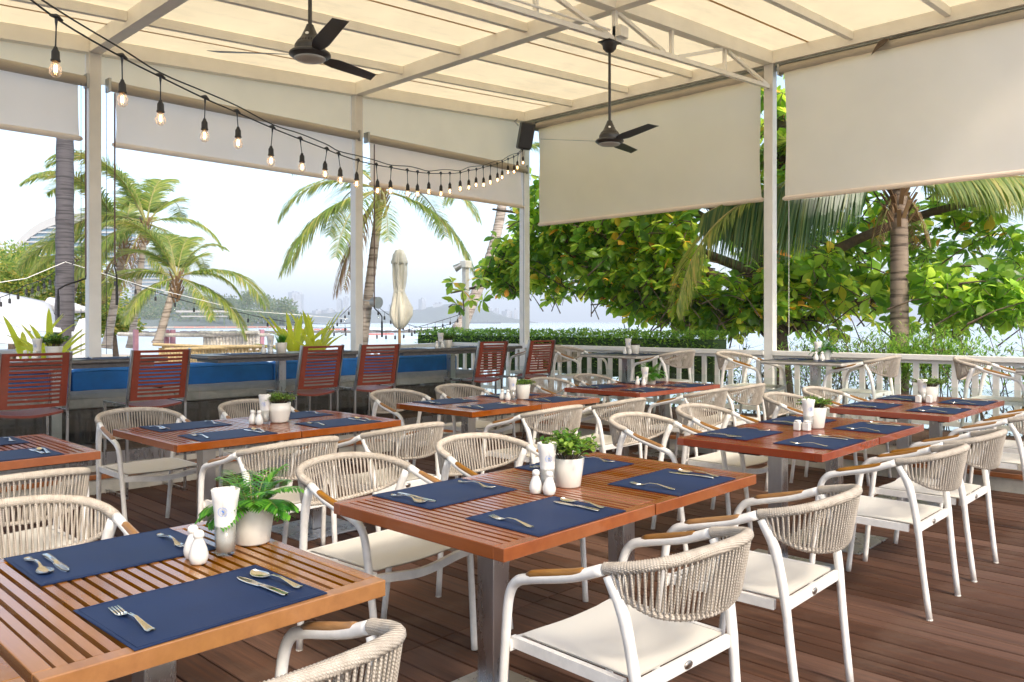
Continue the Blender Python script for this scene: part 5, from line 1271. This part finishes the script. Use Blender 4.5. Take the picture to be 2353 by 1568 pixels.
for i, (px, d, c, w) in enumerate(((20, 16, 'blueyellow', 1.2), (62, 17, 'pink', .8), (100, 18, 'blueyellow', .9))):
    p = far(px, 805, d); root = empty('beach_stall', (p.x, p.y, SEA + .25), label=['blue beach stall under the left canopy', 'faded pink beach stall under the left canopy', 'blue covered beach stall right of the pink one'][i], cat='stall'); h = p.z - SEA - .25
    MB().b2((-w / 2, -.5, 0), (w / 2, .5, h - .2)).build('counter', M[c], root); MB().b2((-w / 2 - .1, -.6, h - .05), (w / 2 + .1, .6, h)).build('stall_roof', M['tent'], root)
    for s in (-1, 1): MB().tube([(s * w * .45, -.5, h - .2), (s * w * .45, -.5, h)], .03, 8).build('stall_post', M['parwood'], root)

# --- left tree mass
for i, (px, py, d, rx, rz_, n, lab) in enumerate(((20, 640, 27, 2.0, 1.35, 7000, 'dense yellow green tree over the white canopy at far left'), (120, 665, 29, 1.8, 1.25, 6000, 'yellow green tree behind the dark trunk'), (205, 685, 30, 1.3, 1.5, 5000, 'sunlit yellow green tree behind the left post'), (262, 740, 27, .8, .55, 2200, 'low yellow bush right of the left post'), (60, 590, 40, 1.7, 1.0, 2400, 'darker tree top below the curved roof'))):
    c = far(px, py, d); root = empty('tree', (c.x, c.y, SEA), label=lab, cat='tree', group='trees beyond the left canopy'); m = MB(); r = random.Random(i)
    for k in range(7): q = Vector((r.uniform(-1, 1) * rx * .6, r.uniform(-1, 1) * rx * .6, c.z - SEA + r.uniform(-.6, .6) * rz_)); clump_leaves(m, q, rx * .55, rx * .55, rz_ * .5, n // 7, .15 if d < 35 else .18, .095, r)
    m.build('crown', M['lefttree'], root, kind='stuff')
    MB().tube([(0, 0, 0), (.1, 0, (c.z - SEA) * .6), (0, .1, c.z - SEA)], [.16, .12, .06], 8).build('trunk', M['bark'], root)

# --- curved roof building and hotel tower
bc = far(150, 560, 150); bl = empty('building', (bc.x, bc.y, SEA), label='pale building with a sweeping curved white roof at far left', cat='building')
u3 = Vector((ST, -CT, 0)); w3 = Vector((CT, ST, 0))
def Bp(px, py, off=0): return far(px, py, 150) + w3 * off - bl.location
arc = [Bp(px, py) for px, py in ((32, 566), (48, 545), (68, 527), (92, 511), (120, 499), (150, 492), (185, 489), (240, 488), (300, 490))]
m = MB(); k = 0
for q in arc:
    for off in (0, 8): m.v += [tuple(q + w3 * off), tuple(q + w3 * off + Vector((0, 0, -1.6)))]
for i in range(len(arc) - 1):
    a, b = i * 4, i * 4 + 4; m.f += [(a, b, b + 1, a + 1), (a, a + 2, b + 2, b), (a + 1, b + 1, b + 3, a + 3), (a + 2, a + 3, b + 3, b + 2)]
m.m = [0] * len(m.f); m.build('curved_roof', M['bldg'], bl)
for j, py in enumerate(range(512, 600, 11)):
    x0 = 36 + max(0, (560 - py)) * .95
    a, b = Bp(x0 + 8, py, 1.2), Bp(300, py, 1.2)
    MB().bar(a, b, 2.2, .28).build('floor_slab', M['bldg'], bl)
    MB().bar(a + Vector((0, 0, -.45)), b + Vector((0, 0, -.45)), 1.6, .62).build('window_band', M['bldgglass'], bl)
tc_ = far(366, 640, 760); tw_ = empty('hotel_tower', (tc_.x, tc_.y, SEA), label='hazy hotel tower with striped balconies behind the wind-blown palms', cat='building')
ht = tc_.z - SEA
for j in range(14):
    z = 16 + j * 3.4; wd_ = 44
    c = Vector((0, 0, z + .9)); MB().box(c, (wd_, 24, 1.4), Matrix.Rotation(rad(RIGHTV), 3, 'Z')).build('balcony_band', M['bldg'], tw_)
MB().box((0, 0, 32), (42, 22, 64), Matrix.Rotation(rad(RIGHTV), 3, 'Z')).build('glass_wall', M['bldgglass'], tw_)
MB().box(tuple(u3 * 22.6 + Vector((0, 0, 33))), (2.5, 25, 66), Matrix.Rotation(rad(RIGHTV), 3, 'Z')).build('end_wall', M['bldg'], tw_)

# --- bamboo fences
def bamboo(p, q, z0, z1, n, r, mat, label, rail=True, jag=.04, seed=1, word=None):
    p, q = Vector(p), Vector(q); p.z = q.z = 0; rn = random.Random(seed); root = empty('bamboo_fence', p, label=label, cat='fence', group='bamboo fences on the beach side')
    for i in range(n):
        c = (q - p) * ((i + .5) / n); h = z1 + rn.uniform(-jag, jag); rr_ = r * rn.uniform(.8, 1.1); m = MB(); seg = 5; pts = []; rs = []
        for k in range(seg + 1):
            z = z0 + (h - z0) * k / seg; pts += [(c.x, c.y, z - .01), (c.x, c.y, z), (c.x, c.y, z + .01)]; rs += [rr_, rr_ * 1.12, rr_]
        m.tube(pts, rs, 8, True); m.build('bamboo_cane', M[mat], root, smooth=True)
    if rail:
        d = q - p; n_ = Vector((-d.y, d.x, 0)).normalized() * (r * 1.6)
        MB().tube([Vector((0, 0, z1 + .05)) - n_ - d * .03, d * .5 + Vector((0, 0, z1 + .03)) - n_, d * 1.03 + Vector((0, 0, z1 + .06)) - n_], r * .9, 8).build('rail_pole', M[mat], root)
    return root
def zy(y, d): return 1.42 - (y - 739) * d / 1840
bamboo(far(365, 820, 17), far(612, 820, 15.5), zy(880, 16), zy(801, 16), 33, .037, 'bamboo', 'front row of yellow bamboo canes behind the second bar stool', seed=1)
bamboo(far(468, 800, 19.5), far(596, 800, 19), zy(830, 19.3), zy(769, 19.3), 17, .05, 'paleboard', 'bleached palisade of pale canes above the yellow bamboo', jag=.03, seed=2)
MB().tube([far(272, 768, 20), far(430, 771, 19.5), far(620, 770, 19)], [.05, .045, .04], 8).build('bamboo_pole', M['paleboard'], label='long bleached pole lying across the pink posts', cat='pole')
MB().tube([far(380, 803, 16.5), far(640, 796, 15.5)], .03, 8).build('bamboo_pole', M['bamboo'], label='horizontal bamboo pole along top of the yellow canes', cat='pole')
for px, lab in ((312, 'faded pink post nearest the left post'), (383, 'faded pink post left of the bleached palisade'), (397, 'faded pink post touching the bleached palisade'), (601, 'faded pink post at the right end of the palisade')):
    p = far(px, 790, 19.8); MB().b2((-.05, -.05, -1.2), (.05, .05, .35)).build('pink_post', M['pink'], loc=p, label=lab, cat='post', group='faded pink posts')
# --- peninsula, wood, crane, distant town
hp = MB(); NX = 60
for j in range(7):
    for i in range(NX + 1):
        px = 150 + (690 - 150) * i / NX; t = i / NX; h = 1.5 * (8.5 + 4 * math.sin(t * 5 + 1) + 2.5 * math.sin(t * 13)) * min(1, (1 - t) * 5) ** .7; v_ = j / 6
        d = 600 + v_ * 220; q = Vector(F(px, d, 0)); hp.v.append((q.x, q.y, SEA + h * math.sin(math.pi * v_) ** .7 * .9))
hp.f = [(j * (NX + 1) + i, j * (NX + 1) + i + 1, (j + 1) * (NX + 1) + i + 1, (j + 1) * (NX + 1) + i) for j in range(6) for i in range(NX)]; hp.m = [0] * len(hp.f)
structure(hp.build('headland', M['hill'], smooth=True))
fw = MB(); r = random.Random(9)
for i in range(330):
    t = r.random(); px = 150 + 535 * t; top = 700 - 22 * math.sin(t * 3.0) - 8 * math.sin(t * 17) - 5 * math.sin(t * 41) + (25 * max(0, (t - .88) / .12)); py = r.uniform(top, 738 - 4 * r.random()); d = 610 + (738 - py) * 2 + r.uniform(0, 35)
    c = far(px, py, d); s = r.uniform(3.0, 7.0); clump_leaves(fw, c, s, s, s * .75, 75, 2.3, 1.6, r)
for px, py in ((565, 686), (572, 682), (640, 703), (655, 700), (668, 705), (515, 712)):
    c = far(px, py, 610); b = Vector((c.x, c.y, SEA)); fw.tube([b, c], [.5, .3], 5, False); clump_leaves(fw, c, 4.8, 4.8, 5, 160, 2.4, 1.2, r)
fw.build('headland_wood', M['farwood'], kind='stuff', label='wooded headland across the bay', cat='wood')
MB().bar(far(500, 704, 700), far(511, 712, 700) , .9, .9).bar(far(513, 716, 700), far(492, 678, 700), .9, .9).build('crane_jib', M['ship'], label='thin crane jib rising over the wooded headland', cat='crane')
p = far(470, 716, 590); MB().box(p, (40, 5, 1.4), Matrix.Rotation(rad(RIGHTV), 3, 'Z')).box(p - Vector((0, 0, 3.6)), (33, 4, .8), Matrix.Rotation(rad(RIGHTV), 3, 'Z')).build('beach_house', M['bldg'], label='long low white building on the headland', cat='building')
TW = ['tall and wide, left of the bromeliad', 'lower neighbour right of the leftmost wide one', 'thin, just left of the middle post', 'thin, hidden by the middle post edge', 'tall, right above the parasol waist', 'wide and broad, between parasol and lamp column', 'slim top on the broad one', 'narrow, midway from parasol to lamp column', 'broad and low, just left of the lamp column', 'narrow and tall, right of the lamp column', 'narrow, next behind the leaning palm trunk', 'slimmest, right of the leaning palm', 'broad, above the cargo ship', 'medium, right of the cargo ship', 'broad and low, left of the corner post', 'narrow, touching the corner post', 'thin, left of the parasol', 'broad and low, right end of the headland', 'low, above the bromeliad leaves'][:]
r = random.Random(21); CITY = 2200
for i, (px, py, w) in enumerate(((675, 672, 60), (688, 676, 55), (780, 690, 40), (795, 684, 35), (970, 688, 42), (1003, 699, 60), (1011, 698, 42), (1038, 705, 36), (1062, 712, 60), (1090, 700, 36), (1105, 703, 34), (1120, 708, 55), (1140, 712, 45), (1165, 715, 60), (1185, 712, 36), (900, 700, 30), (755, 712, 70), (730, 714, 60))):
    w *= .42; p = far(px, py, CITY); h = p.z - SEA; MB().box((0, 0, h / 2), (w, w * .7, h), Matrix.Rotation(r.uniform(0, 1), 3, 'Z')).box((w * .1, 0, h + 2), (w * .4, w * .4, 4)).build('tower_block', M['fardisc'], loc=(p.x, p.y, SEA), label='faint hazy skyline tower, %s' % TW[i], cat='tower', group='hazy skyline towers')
hm = MB(); NX = 80
for j in range(5):
    for i in range(NX + 1):
        t = i / NX; px = 600 + 640 * t; h = 22 + 32 * math.exp(-((t - .70) / .16) ** 2) + 16 * math.exp(-((t - .35) / .12) ** 2) + 8 * math.exp(-((t - .1) / .1) ** 2); h *= min(1, t * 6, (1 - t) * 5)
        d = 1980 + j * 130; q = Vector(F(px, d, 0)); hm.v.append((q.x, q.y, SEA + h * math.sin(math.pi * j / 4)))
hm.f = [(j * (NX + 1) + i, j * (NX + 1) + i + 1, (j + 1) * (NX + 1) + i + 1, (j + 1) * (NX + 1) + i) for j in range(4) for i in range(NX)]; hm.m = [0] * len(hm.f)
structure(hm.build('hills', M['hill'], smooth=True))
s0 = far(1110, 742, 1500); sh = empty('cargo_ship', (s0.x, s0.y, SEA), rad(RIGHTV), label='low dark cargo ship on the horizon right of the leaning palm', cat='ship')
MB().b2((-33, -5, 0), (33, 5, 3.2)).build('hull', M['ship'], sh); MB().b2((-31, -4, 3.2), (-24, 4, 9)).build('superstructure', M['ship'], sh); MB().b2((-10, -.5, 3.2), (-9, .5, 7)).b2((8, -.5, 3.2), (9, .5, 7)).build('masts', M['ship'], sh)
# floating swim barriers
for i, (x0, x1, y, d, mt) in enumerate(((640, 800, 759, 205, 0), (835, 905, 770, 78, 0), (840, 870, 778, 75, 1), (925, 985, 778, 77, 1), (985, 1040, 777, 78, 0), (850, 1030, 757, 190, 1), (1040, 1100, 760, 120, 1), (400, 640, 754, 240, 0))):
    d = 4.02 * 1840 / (y - 739); a, b = far(x0, y, d), far(x1, y, d * 1.03); root = empty('float_line', (a.x, a.y, SEA), label=['red', 'white'][mt] + ' line of floats on the water, ' + ['far left of the middle post', 'just right of the middle post', 'short and lowest by the middle post', 'below the closed parasol pole', 'right of the parasol pole', 'long and far behind the parasol', 'in front of the leaning palm', 'beyond the bamboo fence'][i], cat='float line', group='swimming barrier floats')
    d_ = Vector((b.x - a.x, b.y - a.y, 0)); k = 10
    for j in range(k):
        p = d_ * (j / k) + Vector((0, 0, .06 + .02 * math.sin(j))); q = d_ * ((j + .85) / k) + Vector((0, 0, .06)); MB().tube([p, q], .13 * d / 100 + .03, 7).build('float', M['buoyred' if not mt else 'buoywhite'], root)
# beach parasol below the railing at right
bpz = far(1985, 1128, 13); bpr = empty('beach_parasol', bpz, label='blue and yellow beach parasol seen through the railing below the far right table', cat='parasol')
for k in range(8):
    m = MB(); a0, a1 = k * math.pi / 4, (k + 1) * math.pi / 4
    m.add([(0, 0, .35), (1.1 * math.cos(a0), 1.1 * math.sin(a0), 0), (1.1 * math.cos(a1), 1.1 * math.sin(a1), 0)], [(0, 1, 2)]); m.build('canopy_panel', M['blueyellow' if k % 2 else 'yellow'], bpr)
MB().tube([(0, 0, -1.4), (0, 0, .4)], .02, 8).build('pole', M['white'], bpr)
# ================================================================ AIR
if HAZE > 0:
    hz = MB().b2((-13500, -13500, SEA - 1), (13500, 13500, 240)).build('haze', [], kind='stuff', label='pale sea haze', cat='haze')
    hm_ = bpy.data.materials.new('haze_air'); hm_.use_nodes = True; hn = hm_.node_tree
    for n in list(hn.nodes):
        if n.type != 'OUTPUT_MATERIAL': hn.nodes.remove(n)
    pv = hn.nodes.new('ShaderNodeVolumePrincipled'); pv.inputs['Color'].default_value = (.88, .94, 1, 1); pv.inputs['Density'].default_value = HAZE; pv.inputs['Anisotropy'].default_value = 0
    hn.links.new(pv.outputs[0], [n for n in hn.nodes if n.type == 'OUTPUT_MATERIAL'][0].inputs['Volume']); hz.data.materials.append(hm_)
